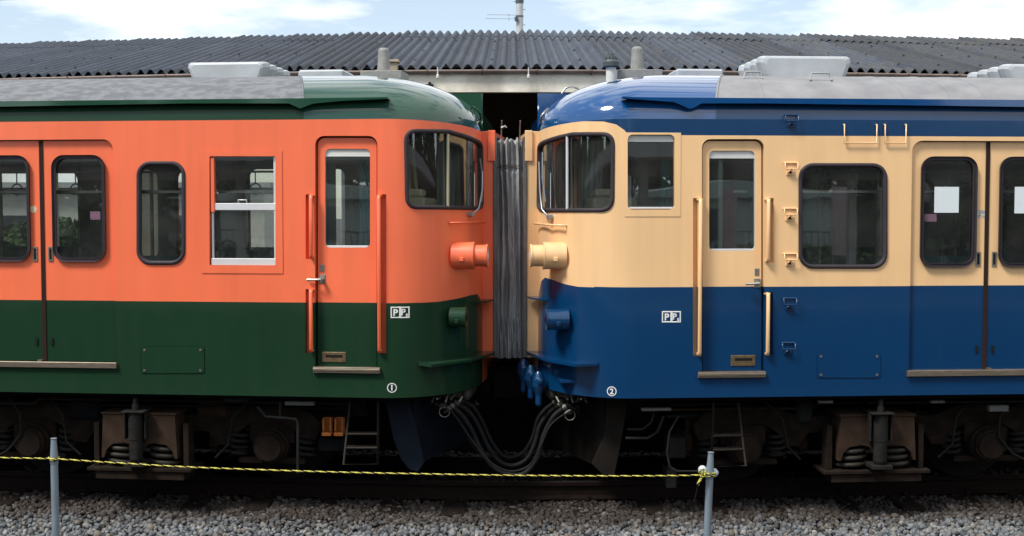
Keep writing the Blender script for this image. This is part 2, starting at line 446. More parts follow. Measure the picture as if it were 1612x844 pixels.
        mb.add(vs_, fs, mi, False, tf=False)
    def gasket(s, name, outl, parent, r=.017, off=.004, mat_=None, far=False, flat=.6):
        """rubber bead round a window"""
        pl = subdiv(outl, .12); n = len(pl); inn = offset_poly(pl, -r); oo = offset_poly(pl, r); hi = off + r * flat
        oh = offset_poly(pl, r * .6); ih = offset_poly(pl, -r * .6)
        rows = []
        for po, o_ in ((oo, -.002), (oo, off * .7), (oh, hi), (ih, hi), (inn, off * .5), (inn, -.03)):
            rows.append([s.surf(q, z, o_, far) for q, z in po])
        mb = MB(); vs_ = [p for r_ in rows for p in r_]; fs = []
        for i in range(len(rows) - 1):
            for k in range(n):
                k2 = (k + 1) % n; fs.append([i * n + k, i * n + k2, (i + 1) * n + k2, (i + 1) * n + k])
        mb.add(vs_, fs, 0, True, tf=False)
        return mb.build(name, mat_ or RUBBER, parent)
    # roof: superellipse over the side top
    def dome(s, q, a, far=False, grow=0.):
        (u, v), _ = s.plan(q); zb_ = s.z0(q); n = 2.15
        uq = 1.4 if q < s.sc else u + .74 * (1 - min(1., (u - s.U) / 1.7)) ** 2 * (1 + 2 * min(1., (u - s.U) / 1.7)) if False else None
        if uq is None:
            t = min(1., max(0., (u - s.U) / 1.7)); uq = 1.4 if q < s.sc else u + (1.4 - s.U) * (1 - t * t * (3 - 2 * t))
        f = 1 - max(0., math.cos(a)) ** (2 / n); h = math.sin(a) ** (2 / n)
        uu = u + (uq - u) * f; vv = v + (1.45 - v) * f
        return s.P(uu, W - vv if far else vv, zb_ + (ZTOP - zb_) * h)

LEFT = Car(-1, (-.37, 10.0), math.radians(5.9), None, None)
RIGHT = Car(1, (.305, 10.0), math.radians(4.1), None, None)

def railcar(C, cfg):
    lower, upper, rooftop = cfg['lower'], cfg['upper'], cfg['cabroof']
    root = empty('railcar', C.P(C.U + 2, W / 2, 0), cfg['label'], 'train car', 'railcars coupled nose to nose')
    hit = C.hit
    zl = hit(*cfg['linepx'])[1]; zu = hit(*cfg['toppx'])[1] if cfg['toppx'] else 9.
    END = C.sc + C.L - C.U
    # ---- openings in the near side
    holes = []; farholes = []
    cornerwin = C.hits(cfg['cornerwin']); holes.append(cornerwin)
    noselow = C.hits(cfg['noselow']); noseup = C.hits(cfg['noseup']) if cfg['noseup'] else None
    cd_ = C.hits(rrect(*cfg['crewdoor'], 14, corners=(1, 1, 0, 0))); holes.append(cd_)
    wells = [C.hits(rrect(*w_, 1.5, 2)) for w_ in cfg['wells']]; holes += wells
    pdo = cfg['passdoor']   # centre px, right/left edge px, top, bottom, radius
    qc = hit(pdo['c'], 300)[0]; qe = hit(pdo['e'], 300)[0]; hw = abs(qe - qc)
    ztp = hit(pdo['c'], pdo['t'])[1]; zbt = hit(pdo['c'], pdo['b'])[1]
    def prect(q0, q1, z1, z0_, r, n=6, corners=(1, 1, 1, 1)): return rrect(q0, z0_, q1, z1, r, n, (corners[2], corners[3], corners[0], corners[1]))
    pd_ = rrect(qc - hw, zbt, qc + hw, ztp, .09, 6, (0, 0, 1, 1)); holes.append(pd_)
    wins = [(C.hits(rrect(*w_['r'], w_['rad'])), w_) for w_ in cfg['windows']]
    holes += [w_[0] for w_ in wins]
    # the windows further along, past the frame of the photograph
    extra = []
    q = qc + hw + .35
    while q + 1.0 < min(END - .3, qc + hw + 4.4):
        extra.append(rrect(q, 1.98, q + .98, 2.90, .10)); q += 1.32
    holes += extra
    outline = [(0.47, ZB)] + [(x, ZB) for x in (END,)] + [(END, Z0)]
    k = 14
    for i in range(k + 1): qq = C.sc - (C.sc - .47) * i / k; outline.append((qq, C.z0(qq)))
    outline = [(0.47, ZB), (END, ZB), (END, Z0)] + outline[3:]
    def region(q, z):
        if noseup and inpoly(q, z, noseup): return 1
        if z > zu: return 2
        if inpoly(q, z, noselow): return 0
        return 0 if z < zl and q > C.hit(cfg['nosex'], 470)[0] else 1
    lines = [[(C.hit(cfg['nosex'], 470)[0], zl), (END - .001, zl)], noselow + [noselow[0]]]
    if zu < Z0: lines.append([(.48, zu), (END - .001, zu)])
    if noseup: lines.append(noseup + [noseup[0]])
    body = C.skin('body_shell', outline, holes, [lower, upper, lower], region, root, lines)
    # front wall behind the gangway, both halves; far side
    fo = [(0.0, ZB), (.47, ZB), (.47, C.z0(.47)), (0, C.z0(0))]
    fholes = [rrect(qc - hw + .12, 1.95, qc - .1, 2.92, .1), rrect(qc + .1, 1.95, qc + hw - .12, 2.92, .1)] + extra + [rrect(C.sc + 1.0, 1.95, C.sc + 1.55, 2.92, .08), rrect(qc - hw - .62, 1.95, qc - hw - .25, 2.92, .08)] 
    fouter = [(0.47, ZB), (END, ZB), (END, Z0)] + outline[3:]
    farq = [x for x in fholes] + [cornerwin]
    C.skin('far_side_wall', fouter, farq, [lower, upper, rooftop], region, root, [], far=True)
    mb = MB(C.P)
    for far in (0, 1):
        a, b = (.99, 1.0) 
    mb.add([(0, .98, ZB), (0, W - .98, ZB), (0, W - .98, C.z0(.4)), (0, .98, C.z0(.4))], [[0, 1, 2, 3]], 1)
    mb.build('front_wall', [lower, upper], root)
    mb = MB(C.P); mb.add([(C.L, 0, ZB), (C.L, W, ZB), (C.L, W, Z0), (C.L, W / 2, ZTOP), (C.L, 0, Z0)], [[0, 1, 2, 3, 4]]); mb.build('end_wall', upper, root)
    C.skin('inner_lining', [(C.sc + .4, 1.21), (END - .1, 1.21), (END - .1, 3.19), (C.sc + .4, 3.19)], [h for h in farq[:-1]], [WALLIN], lambda q, z: 0, root, off=-.10, far=True)
    for (u0, v0, u1, v1, z0_, z1_, w0, mt_) in cfg['curtains']:
        mb = MB(C.P); rows = []
        for i in range(10):
            t = i / 9; z = z0_ + (z1_ - z0_) * t; k_ = w0 + (1 - w0) * (1 - t)
            rows.append([(u0 + (u1 - u0) * f * k_, v0 + (v1 - v0) * f * k_ + .014 * math.sin(f * 26), z) for f in [j / 24 for j in range(25)]])
        mb.grid(rows); mb.build('cab_curtain', mt_, root, recalc=False)
    # ---- roof
    def arow(z): 
        h = (z - Z0) / (ZTOP - Z0); return math.asin(h ** (2.15 / 2))
    ag = arow(3.392)
    qseam = hit(cfg['seamx'], 160)[0]
    qs_ = [C.sc * i / 26 for i in range(27)] + [C.sc + (qseam - C.sc) * i / 14 for i in range(1, 15)]
    As = [ag * i / 4 for i in range(5)] + [ag + (PI / 2 - ag) * i / 16 for i in range(1, 17)]
    mb = MB()
    for far in (False, True):
        rows = [[C.dome(q, a, far) for a in As] for q in qs_]; mb.grid(rows)
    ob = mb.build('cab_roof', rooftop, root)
    mb = MB()
    for far in (False, True): mb.grid([[C.dome(q, a, far) for a in As[:5]] for q in (qseam, END)])
    mb.build('cant_panel', lower, root)
    mb = MB()
    qr = [qseam + (END - qseam) * i / 30 for i in range(31)]
    for far in (False, True):
        mb.grid([[C.dome(q, a, far) for a in As[4:]] for q in qr])
    mb.build('roof', cfg['roofmat'], root)
    mb = MB()      # joint ring between painted dome and roof covering
    for dq, rr_ in ((0., .011),):
        mb.tube([C.dome(qseam + dq, ag + (PI / 2 - ag) * i / 14) for i in range(15)] + [C.dome(qseam + dq, ag + (PI / 2 - ag) * i / 14, True) for i in range(13, -1, -1)], rr_, 6, 0)
    mb.build('roof_joint', cfg['roofmat'], root)
    if cfg.get('roofseams'):
        for dq in cfg['roofseams']:
            mb = MB()
            qq = hit(dq, 150)[0]
            mb.tube([C.dome(qq, ag + (PI / 2 - ag) * i / 12) for i in range(13)], .005, 5, 0)
            mb.build('roof_seam', cfg['roofmat'], root)
    # head box over the gangway
    mb = MB(C.P); zt_ = 3.535
    mb.prism([(.0, 1.02), (.012, 1.008), (.62, 1.008), (.62, W - 1.02), (.14, W - 1.02)], 'uv', 3.14, zt_); mb.build('sign_box', rooftop, root)
    # rain gutter with its V-shaped outlet
    gp = [C.hit(x, y) for x, y in cfg['gutter']]; mb = MB(C.P)
    top = 3.408; o_in = .02
    def gv(z): return .0
    for i in range(len(gp) - 1):
        (q0, a0), (q1, a1) = gp[i], gp[i + 1]; t0 = top; t1 = top
        if i == 0: t0 = a0 + .012
        def U_(q): return C.U + q - C.sc
        u0, u1 = U_(q0), U_(q1); vo_, vi = -.022, .075
        vs_ = [(u0, vo_, a0), (u1, vo_, a1), (u1, vo_, t1), (u0, vo_, t0), (u0, vi, a0), (u1, vi, a1), (u1, vi, t1), (u0, vi, t0)]
        mb.add(vs_, [[0, 1, 2, 3], [7, 6, 5, 4], [0, 4, 5, 1], [3, 2, 6, 7], [0, 3, 7, 4], [1, 5, 6, 2]], 0)
        lip = .014
        mb.add([(u0, vo_ - .012, a0 - .002), (u1, vo_ - .012, a1 - .002), (u1, vo_ - .012, a1 + lip), (u0, vo_ - .012, a0 + lip),
                (u0, vo_ + .001, a0 - .002), (u1, vo_ + .001, a1 - .002), (u1, vo_ + .001, a1 + lip), (u0, vo_ + .001, a0 + lip)], [[0, 1, 2, 3], [7, 6, 5, 4], [0, 4, 5, 1], [3, 2, 6, 7]], 0)
    mb.build('rain_gutter', rooftop, root)
    # ---- windscreen round the corner
    C.skin('corner_window', offset_poly(cornerwin, .01), [], [CABGLASS], lambda q, z: 0, root, off=-.018)
    C.gasket('window_gasket', cornerwin, root, .018, .003)
    cwo = bpy.data.objects
    mb = MB(); (x_, y0_, y1_) = cfg['mullion']
    pts = [C.surf(*C.hit(x_, y0_ + (y1_ - y0_) * i / 4), .0) for i in range(5)]; mb.tube(pts, .013, 8, 0); mb.build('window_mullion', ALU if C.sgn > 0 else mat('yellowish mullion', (.42, .40, .26), .5), root)
    # wiper
    mb = MB(); wp = [C.surf(*C.hit(x, y), o_) for (x, y, o_) in cfg['wiper']]
    mb.tube(wp, .009, 6); mb.tube([C.surf(*C.hit(x, y), o_) for (x, y, o_) in cfg['wiperblade']], .007, 6)
    k0 = C.surf(*C.hit(*cfg['wiper'][0][:2]), 0); k1 = C.surf(*C.hit(*cfg['wiper'][0][:2]), .05); mb.tube([k0, k1], .022, 10)
    mb.build('wiper', [mat('wiper grey', (.33, .36, .38), .35, .6)], root)
    # ledge handrail below the windscreen
    mb = MB(); pts = [C.surf(*C.hit(x, y), .045) for x, y in cfg['handrail']]
    mb.tube([C.surf(*C.hit(*cfg['handrail'][0]), 0)] + pts + [C.surf(*C.hit(*cfg['handrail'][-1]), 0)], .009, 8); mb.build('front_handrail', upper, root)
    # headlight, tail light (cylinders that look forward)
    for nm, (v, z, u0, u1, r, r2) in (('headlight', cfg['head']), ('tail_light', cfg['tail'])):
        mt = upper if nm == 'headlight' else lower
        for side in (0, 1):
            vv = v if side == 0 else W - v
            mb = MB(C.P)
            prof = [(0, r * 1.0), (.012, r * 1.0), (u0 - u1 - .012, r), (u0 - u1 - .008, r * 1.03), (u0 - u1, r * 1.03), (u0 - u1, r2 * .98)]
            if nm == 'headlight': prof += [(u0 - u1 + .095, r2 * .98), (u0 - u1 + .098, r2 * 1.05), (u0 - u1 + .115, r2 * 1.05), (u0 - u1 + .115, r2 * .8)]
            else: prof += [(u0 - u1 + .005, r2 * .8)]
            mb.lathe((u0, vv, z), (-1, 0, 0), prof, 28, 0)
            if side == 0:
                mb.box((u0 - (u0 - u1) * .5 - .018, vv - r - .018, z - .045), (u0 - (u0 - u1) * .5 + .018, vv - r + .03, z - .01), 0)
            hl = mb.build(nm, mt, root)
            mb = MB(C.P); e_ = u1 - (.116 if nm == 'headlight' else .006); mb.lathe((e_ + .012, vv, z), (-1, 0, 0), [(0, r2 * .8), (.012, r2 * .6), (.02, .01)], 20)
            mb.build('lens', mat('lamp lens', (.6, .6, .55), .1) if nm == 'headlight' else mat('red lens', (.05, .004, .004), .3), hl)
    # small ledges and foot plates at the nose
    mb = MB(C.P); mb.prism(cfg['plate'], 'uv', cfg['platez'], cfg['platez'] + .022, 0); mb.build('foot_plate', lower, root)
    mb = MB(C.P); mb.prism(cfg['ledge'], 'uv', cfg['ledgez'], cfg['ledgez'] + .014, 0); mb.build('front_step', lower, root)
    # gangway frame
    mb = MB(C.P); g0, g1 = -.10, -.0
    mb.box((g0, .985, 1.13), (g1 + .01, 1.03, 3.19), 0); mb.box((g0, W - 1.03, 1.13), (g1 + .01, W - .985, 3.19), 0); mb.box((g0, 1.035, 3.15), (g1 + .01, W - 1.035, 3.19), 0)
    mb.box((g0, 1.035, 1.13), (g1 + .01, W - 1.035, 1.16), 0)
    mb.box((g0 - .018, .965, 2.92), (g0 + .05, 1.0, 3.197), 0)
    mb.build('gangway_frame', upper, root)
    mb = MB(C.P); mb.box((g0 - .034, .97, 1.135), (g0 - .002, 1.0, 3.14), 0, .003)
    for i in range(15): z = 1.2 + i * .13; mb.lathe((g0 - .018, .97, z), (0, -1, 0), [(0, .007), (.004, .005)], 8)
    mb.build('bellows_fixing_strip', mat('grey strip', (.15, .15, .15), .6, .3, var=.4), root)
    # ---- crew door: recessed leaf with its own window
    lo_ = lambda z: 0 if z < zl else 1
    mb = MB(); C.ring(mb, cd_, 0, -.055, minside=lo_, split=[zl]); C.band(mb, cd_, offset_poly(cd_, .012), .0015, 1) if False else None
    mb.build('crew_door_frame', [lower, upper], root, recalc=False)
    mb = MB(); C.ring(mb, offset_poly(cd_, -.004), -.02, -.052, 0); C.ring(mb, offset_poly(cd_, -.004), -.02, -.052, 0)
    ins = offset_poly(cd_, -.014)
    wn = C.hits(rrect(*cfg['crewwin'], 8))
    leaf = C.skin('crew_door', ins, [wn], [lower, upper], lambda q, z: lo_(z), root, [[(ins[0][0] - 2, zl), (ins[0][0] + 2, zl)]], off=-.036)
    mb = MB(); C.ring(mb, ins, -.036, -.075, minside=lo_, split=[zl]); mb.build('door_edge', [lower, upper], leaf, recalc=False)
    mb = MB(); C.band(mb, offset_poly(ins, .001), offset_poly(cd_, .006), -.066, 0); mb.build('door_seal', DARKREC, leaf, recalc=False)
    mb = MB(); C.ring(mb, wn, -.036, -.062, 0); mb.build('window_reveal', ALU, leaf, recalc=False)
    x0, y0, x1, y1 = cfg['crewwin']
    C.skin('window_pane', offset_poly(wn, .008), [], [GLASS], lambda q, z: 0, leaf, off=-.058)
    bl = C.hits(rrect(x0 - 1, y0 - 1, x1 + 1, y0 + 12, 2)); mb = MB(); C.slab(mb, bl, -.050, -.056); mb.build('window_blind', BLIND, leaf)
    mb = MB(); C.sbox(mb, x0 + 3, y1 - 3, x1 - 3, y1 + 1, -.052, -.037); mb.build('window_sill', ALU, leaf)
    hx, hy, hd = cfg['handle']       # lever handle
    mb = MB(); b0 = C.hit(hx, hy); p = lambda q, z, o_: C.surf(b0[0] + q * C.sgn, b0[1] + z, o_)
    mb.tube([p(0, 0, -.036), p(0, 0, .028)], .016, 10); mb.tube([p(0, 0, .024), p(.05 * hd, -.002, .03), p(.115 * hd, -.004, .026)], [.012, .010, .012], 10)
    mb.build('door_handle', CHROME, leaf)
    mb = MB(); C.sbox(mb, hx - 5, hy - 7, hx + 5, hy + 7, -.036, -.030); C.sbox(mb, hx - 4, hy - 23, hx + 3, hy - 12, -.036, -.031); mb.build('lock_plate', STEEL, leaf)
    mb = MB(); x0, y0, x1, y1 = cfg['slot']
    C.sbox(mb, x0, y0, x1, y1, -.036, -.030, 0); mb.build('slot_plate', BRONZE, leaf)
    mb = MB(); C.sbox(mb, x0 + 6, y0 + 4, x1 - 5, y0 + 9, -.031, -.0285, 0); mb.build('slot_mouth', DARKREC, leaf)
    mb = MB(); x0, y0, x1, y1 = cfg['crewsill']; C.sbox(mb, x0, y0, x1, y1, -.05, .03); C.sbox(mb, x0, y0 + 2, x1, y1 - 3, .03, .036); mb.build('door_sill', SILL, root)
    # grab rails and their wells
    for w_, wl in zip(cfg['wells'], wells):
        mb = MB(); C.ring(mb, wl, 0, -.045, minside=lo_, split=[zl]); C.slab(mb, wl, -.045, -.047, 0 if min(z for _, z in wl) < zl - .3 and max(z for _, z in wl) < zl + .1 else 1)
        mb.build('rail_recess', [lower, upper], root, recalc=False)
    for (x, y0, y1) in cfg['rails']:
        t_, b_ = C.hit(x, y0), C.hit(x, y1); mb = MB()
        q = t_[0]; wd = .014
        def R(q_, z, o_): return C.surf(q_, z, o_)
        mb.tube([R(q, t_[1] - .012, -.03), R(q, t_[1] - .012, .028), R(q, t_[1] - .03, .037), R(q, b_[1] + .03, .037), R(q, b_[1] + .012, .028), R(q, b_[1] + .012, -.03)], .0165, 10)
        mb.add([R(q - .028, t_[1], -.002), R(q + .028, t_[1], -.002), R(q + .02, t_[1], .035), R(q - .02, t_[1], .035), R(q - .028, t_[1] - .012, -.002), R(q + .028, t_[1] - .012, -.002), R(q + .02, t_[1] - .012, .035), R(q - .02, t_[1] - .012, .035)],
               [[0, 1, 2, 3], [7, 6, 5, 4], [0, 4, 5, 1], [1, 5, 6, 2], [2, 6, 7, 3], [3, 7, 4, 0]], 0, tf=False)
        mb.build('grab_rail', upper, root)
    # ---- passenger doors
    mb = MB(); C.ring(mb, pd_, 0, -.06, minside=lo_, split=[zl]); mb.build('doorway_frame', [lower, upper], root, recalc=False)
    dm = cfg['doorwin']; wq = [hit(dm[0], 330)[0] - qc, hit(dm[2], 330)[0] - qc]; wz = (hit(dm[0], dm[1])[1], hit(dm[0], dm[3])[1])
    wq = sorted(abs(x) for x in wq)
    for sd_ in (-1, 1):
        a, b = (qc + sd_ * .016, qc + sd_ * (hw - .008)); a, b = min(a, b), max(a, b)
        ol = rrect(a, zbt + .004, b, ztp - .008, .075, 6, (0, 0, 1 if sd_ > 0 else 0, 0 if sd_ > 0 else 1))
        wl = rrect(qc + (wq[0] if sd_ > 0 else -wq[1]), wz[1], qc + (wq[1] if sd_ > 0 else -wq[0]), wz[0], .095, 8)
        leaf = C.skin('passenger_door', ol, [wl], [lower, upper], lambda q, z: lo_(z), root, [[(a - 1, zl), (b + 1, zl)]], off=-.034)
        mb = MB(); C.ring(mb, ol, -.034, -.075, minside=lo_, split=[zl]); mb.build('door_edge', [lower, upper], leaf, recalc=False)
        C.gasket('window_gasket', wl, leaf, .0155, -.03)
        C.skin('window_pane', offset_poly(wl, .006), [], [GLASS], lambda q, z: 0, leaf, off=-.05)
        mb = MB(); q0 = qc + sd_ * .009; C.slab(mb, [(q0 - .0085, zbt + .004), (q0 + .0085, zbt + .004), (q0 + .0085, ztp - .006), (q0 - .0085, ztp - .006)], -.075, -.026); mb.build('rubber_edge', mat('dark brown door rubber', (.03, .016, .013), .6), leaf)
        hz = hit(pdo['c'], cfg['phandle'][0])[1]; lz = hit(pdo['c'], cfg['phandle'][1])[1]
        for zc, hh, m1 in ((hz, .062, CHROME), (lz, .045, None)):
            qh = qc + sd_ * .07; mb = MB()
            def r4(wd, h_): return [(qh - wd, zc - h_), (qh + wd, zc - h_), (qh + wd, zc + h_), (qh - wd, zc + h_)]
            if m1: C.slab(mb, r4(.020, hh), -.034, -.026, 0)
            C.slab(mb, r4(.010, hh - .014), -.033, -.0245, 1 if m1 else 1)
            mb.build('door_handle', [CHROME, DARKREC], leaf)
        if cfg['poster'] and sd_ in cfg['poster']:
            x0, y0, x1, y1 = cfg['poster'][sd_]; a_ = hit(x0, y0); b_ = hit(x1, y1); mb = MB()
            C.slab(mb, [(a_[0], b_[1]), (b_[0], b_[1]), (b_[0], a_[1]), (a_[0], a_[1])], -.0475, -.0492); mb.build('paper_notice', mat('plain paper', (.62, .68, .70), .8, var=.03), leaf)
        if sd_ in cfg['sticker']:
            for (x0, y0, x1, y1, kind) in cfg['sticker'][sd_]:
                mb = MB()
                a_ = hit(x0, y0); b_ = hit(x1, y1)
                if kind == 'round':
                    cq, cz, r = (a_[0] + b_[0]) / 2, (a_[1] + b_[1]) / 2, abs(a_[0] - b_[0]) / 2
                    C.slab(mb, [(cq + r * math.cos(t * PI / 8), cz + r * math.sin(t * PI / 8)) for t in range(16)], -.034, -.0325); mb.build('round_sticker', mat('cream sticker', (.75, .62, .42), .6, var=.3, scale=60), leaf)
                elif kind == 'pink':
                    C.slab(mb, [(a_[0], b_[1]), (b_[0], b_[1]), (b_[0], a_[1]), (a_[0], a_[1])], -.049, -.0475); mb.build('pink_sticker', mat('pink sticker', (.20, .10, .15), .6, var=.5, scale=50), leaf)
                else:
                    C.slab(mb, [(a_[0], b_[1]), (b_[0], b_[1]), (b_[0], a_[1]), (a_[0], a_[1])], -.034, -.0325); mb.build('notice_sticker', mat('printed sticker', (.62, .60, .55), .5, scale=90, col2=(.12, .12, .12), thr=(.42, .55)), leaf)
    x0, y0, x1, y1 = cfg['passsill']; mb = MB()
    C.sbox(mb, x0, y0, x1, y1, -.07, .028); qm, zm = hit(pdo['c'], y0)
    C.slab(mb, [(qm - .02, zm), (qm + .02, zm), (qm + .02, zm + .014), (qm - .02, zm + .014)], -.03, .012); mb.build('door_sill', SILL, root)
    # door pocket joint, a thin weld line below the opening's corner
    # ---- side windows
    for wl, w_ in wins:
        k_ = w_['kind']
        if k_ == 'rubber':
            C.gasket('window_gasket', wl, root, .017, .004); C.skin('side_window', offset_poly(wl, .006), [], [GLASS], lambda q, z: 0, root, off=-.018)
        elif k_ == 'sash':
            mb = MB(); C.ring(mb, wl, 0, -.055, 0); x0, y0, x1, y1 = w_['r']
            C.sbox(mb, x0 + 1, y0 + 2, x0 + 7, y0 + 88, -.05, -.004)
            fr = mb.build('window_frame', [upper], root)
            mb = MB(); ox = C.hits(rrect(318, 237, 444, 430, 1, 1)); C.band(mb, wl, ox, .006, 0); C.ring(mb, ox, 0, .006, 0); C.ring(mb, wl, 0, .006, 0); mb.build('window_surround', upper, fr, recalc=False)
            mb = MB(); C.sbox(mb, x0 + 2, 320, x1, 331, -.045, -.012); C.sbox(mb, x0 + 2, 407, x1, 418, -.045, -.008); C.sbox(mb, x1 - 4, y0, x1, 407, -.045, -.016); C.sbox(mb, x0 + 2, 331, x0 + 5, 407, -.045, -.018)
            mb.build('window_sash', ALU, fr)
            a_, b_ = hit(374, 319), hit(387, 319); mb = MB(); mb.tube([C.surf(a_[0], a_[1], -.02), C.surf(a_[0], a_[1] + .022, -.012), C.surf(b_[0], b_[1] + .022, -.012), C.surf(b_[0], b_[1], -.02)], .005, 6); mb.build('sash_catch', ALU, fr)
            C.skin('window_pane', offset_poly(wl, .006), [], [GLASS], lambda q, z: 0, fr, off=-.034)
        elif k_ == 'cab':
            mb = MB(); C.ring(mb, wl, 0, -.035, 0); fr = mb.build('window_frame', [upper], root)
            C.skin('window_pane', offset_poly(wl, .006), [], [GLASS], lambda q, z: 0, fr, off=-.03)
            x0, y0, x1, y1 = w_['r']; mb = MB(); C.slab(mb, C.hits(rrect(x0 + 1, y0 + 1, x1 - 1, y0 + 11, 5, 4, (1, 1, 0, 0))), -.020, -.027); mb.build('window_blind', BLIND, fr)
            mb = MB(); C.sbox(mb, x0 + 3, y1 - 4, x1 - 3, y1 - 1, -.03, -.005); mb.build('window_sill', ALU, fr)
            ox = C.hits([(984, 209), (1071, 209), (1071, 341), (984, 341)]); mb = MB(); C.band(mb, wl, ox, .004, 0); C.ring(mb, ox, 0, .004, 0); mb.build('window_surround', upper, fr, recalc=False)
    for e_ in extra:
        C.gasket('window_gasket', e_, root, .02, .004); C.skin('side_window', offset_poly(e_, .006), [], [GLASS], lambda q, z: 0, root, off=-.018)
    for e_ in farq:
        C.skin('far_window', offset_poly(e_, .006), [], [GLASS], lambda q, z: 0, root, off=-.018, far=True)
    # ---- inspection hatch, marks
    x0, y0, x1, y1 = cfg['hatch']; ol = C.hits(rrect(x0, y0, x1, y1, 3, 2)); mb = MB()
    C.ring(mb, ol, .0005, .0045, 0); C.slab(mb, offset_poly(ol, -.003), .001, .0045, 0)
    ht = mb.build('hatch', lower, root); mb = MB()
    for x, y in ((x0 + 6, y0 + 6), (x1 - 6, y0 + 6), (x1 - 6, y1 - 5), (x0 + 6, y1 - 5)):
        h_ = hit(x, y); mb.tube([C.surf(*h_, .004), C.surf(*h_, .010)], .011, 10)
    mb.build('hatch_screw', STEEL, ht)
    mk = MATS.get('white marking') or mat('white marking', (.75, .76, .74), .55, var=.12, scale=40)
    def text(body, cx, cy, hpx, name, bold=0.):
        cu = bpy.data.curves.new(name, 'FONT'); cu.body = body; cu.align_x = 'CENTER'; cu.align_y = 'CENTER'; cu.size = 1; cu.offset = bold; cu.extrude = 0
        to = bpy.data.objects.new(name, cu); col.objects.link(to); dg = bpy.context.evaluated_depsgraph_get()
        me = bpy.data.meshes.new_from_object(to.evaluated_get(dg)); bpy.data.objects.remove(to)
        xs = [v_.co.x for v_ in me.vertices]; ys = [v_.co.y for v_ in me.vertices]
        h_ = max(ys) - min(ys); mx_, my_ = (max(xs) + min(xs)) / 2, (max(ys) + min(ys)) / 2
        q_, z_ = C.hit(cx, cy); ppm = abs(C.hit(cx, cy - hpx)[1] - z_); k_ = ppm / h_
        return [((v_.co.x - mx_) * k_, (v_.co.y - my_) * k_) for v_ in me.vertices], [list(p_.vertices) for p_ in me.polygons], (q_, z_)
    def put(mb, tx, off=.0035):
        vs_, fs, (q_, z_) = tx; mb.add([C.surf(q_ + a * C.sgn, z_ + b, off) for a, b in vs_], fs, 0, False, tf=False)
    mb = MB(); x0, y0, x1, y1 = cfg['mark']; xm = (x0 + x1) / 2
    for (a, b) in ((x0, xm + .4), (xm - .4 + .4, x1)):
        C.sbox(mb, a, y0, b, y0 + 2, 0, .003); C.sbox(mb, a, y1 - 2, b, y1, 0, .003); C.sbox(mb, a, y0 + 2, a + 2, y1 - 2, 0, .003); C.sbox(mb, b - 2, y0 + 2, b, y1 - 2, 0, .003)
    put(mb, text('P', (x0 + xm) / 2 + .3, (y0 + y1) / 2, 11, 'marking', .035)); put(mb, text('P', xm + 5.2, (y0 + y1) / 2 - .8, 10, 'marking', .03)); put(mb, text('s', x1 - 4.6, y1 - 5.0, 5, 'marking', .03))
    mb.build('equipment_marking', mk, root, recalc=False)
    cx, cy, dg_ = cfg['num']; q_, z_ = C.hit(cx, cy); mb = MB(); rr_ = .041
    mb.add([C.surf(q_ + r_ * math.cos(t * PI / 16), z_ + r_ * math.sin(t * PI / 16), .0025) for r_ in (rr_, rr_ - .0075) for t in range(32)], [[i, (i + 1) % 32, 32 + (i + 1) % 32, 32 + i] for i in range(32)], 0, False, tf=False)
    if dg_ == '1': C.sbox(mb, cx - 1.1, cy - 4.5, cx + 1.1, cy + 4.5, 0, .003)
    else: put(mb, text(dg_, cx, cy, 9, 'marking', .03))
    mb.build('end_number_marking', mk, root, recalc=False)
    # ---- interior: floor, ceiling, partition, seats, poles
    mb = MB(C.P); mb.box((.45, .12, 1.12), (C.L - .05, W - .12, 1.2)); mb.build('cabin_floor', FLOORIN, root)
    mb = MB(C.P); mb.box((.95, .10, 3.2), (C.L - .05, W - .10, 3.23)); mb.build('cabin_ceiling', CEIL, root)
    uc = C.U + abs(hit(cfg['cabwall'], 300)[0] - C.sc)
    mb = MB(C.P); mb.box((uc, .1, 1.2), (uc + .04, 1.1, 3.19)); mb.box((uc, 1.1, 2.9), (uc + .04, W - .1, 3.19)); mb.box((uc, 1.8, 1.2), (uc + .04, W - .1, 2.9)); mb.build('cab_partition', mat('cab green laminate', (.36, .44, .38), .6), root)
    mb = MB(C.P); mb.box((.42, .34, 2.0), (.80, 1.0, 2.585), 0, .02); mb.box((.45, .40, 2.588), (.70, .60, 2.66), 0, .02); mb.box((.35, .25, 1.95), (.75, W - .25, 2.03)); mb.box((.72, .3, 1.2), (.78, W - .3, 1.95)); mb.box((.5, .55, 2.03), (.68, .95, 2.2)); mb.build('driver_desk', mat('desk green', (.46, .44, .30), .5), root)
    ud = C.U + qc - C.sc
    for (a, b) in cfg['seats'] + [(ud + .85, ud + 2.7), (ud + 2.9, ud + 4.6)]:
        for v0, v1, bk in ((.14, .62, .14), (W - .62, W - .14, W - .24)):
            mb = MB(C.P); mb.box((a, v0, 1.45), (b, v1, 1.62), 0, .03); mb.box((a, bk, 1.62), (b, bk + .1, 2.08), 0, .03); mb.box((a, v0 + .08, 1.2), (b, v1 - .1, 1.45), 0); mb.build('seat_bench', SEATM, root)
    for u_ in (ud - .72, ud + .72):
        for v_ in (.66, W - .66):
            mb = MB(C.P); mb.tube([(u_, v_, 1.2), (u_, v_, 3.2)], .017, 8); mb.build('grab_pole', STEEL, root)
    mb = MB(C.P)
    mb.tube([(1.8, .62, 2.82), (C.L - .4, .62, 2.82)], .012, 6)
    u_ = 2.0
    while u_ < C.L - .6:
        mb.tube([(u_, .62, 2.82), (u_, .62, 2.72)], .006, 5)
        mb.tube([(u_ + .05 * math.cos(t * PI / 6), .62, 2.665 + .05 * math.sin(t * PI / 6)) for t in range(12)], .007, 5, closed=True); u_ += .28
    mb.build('hanging_straps', mat('strap white', (.55, .55, .5), .5), root)
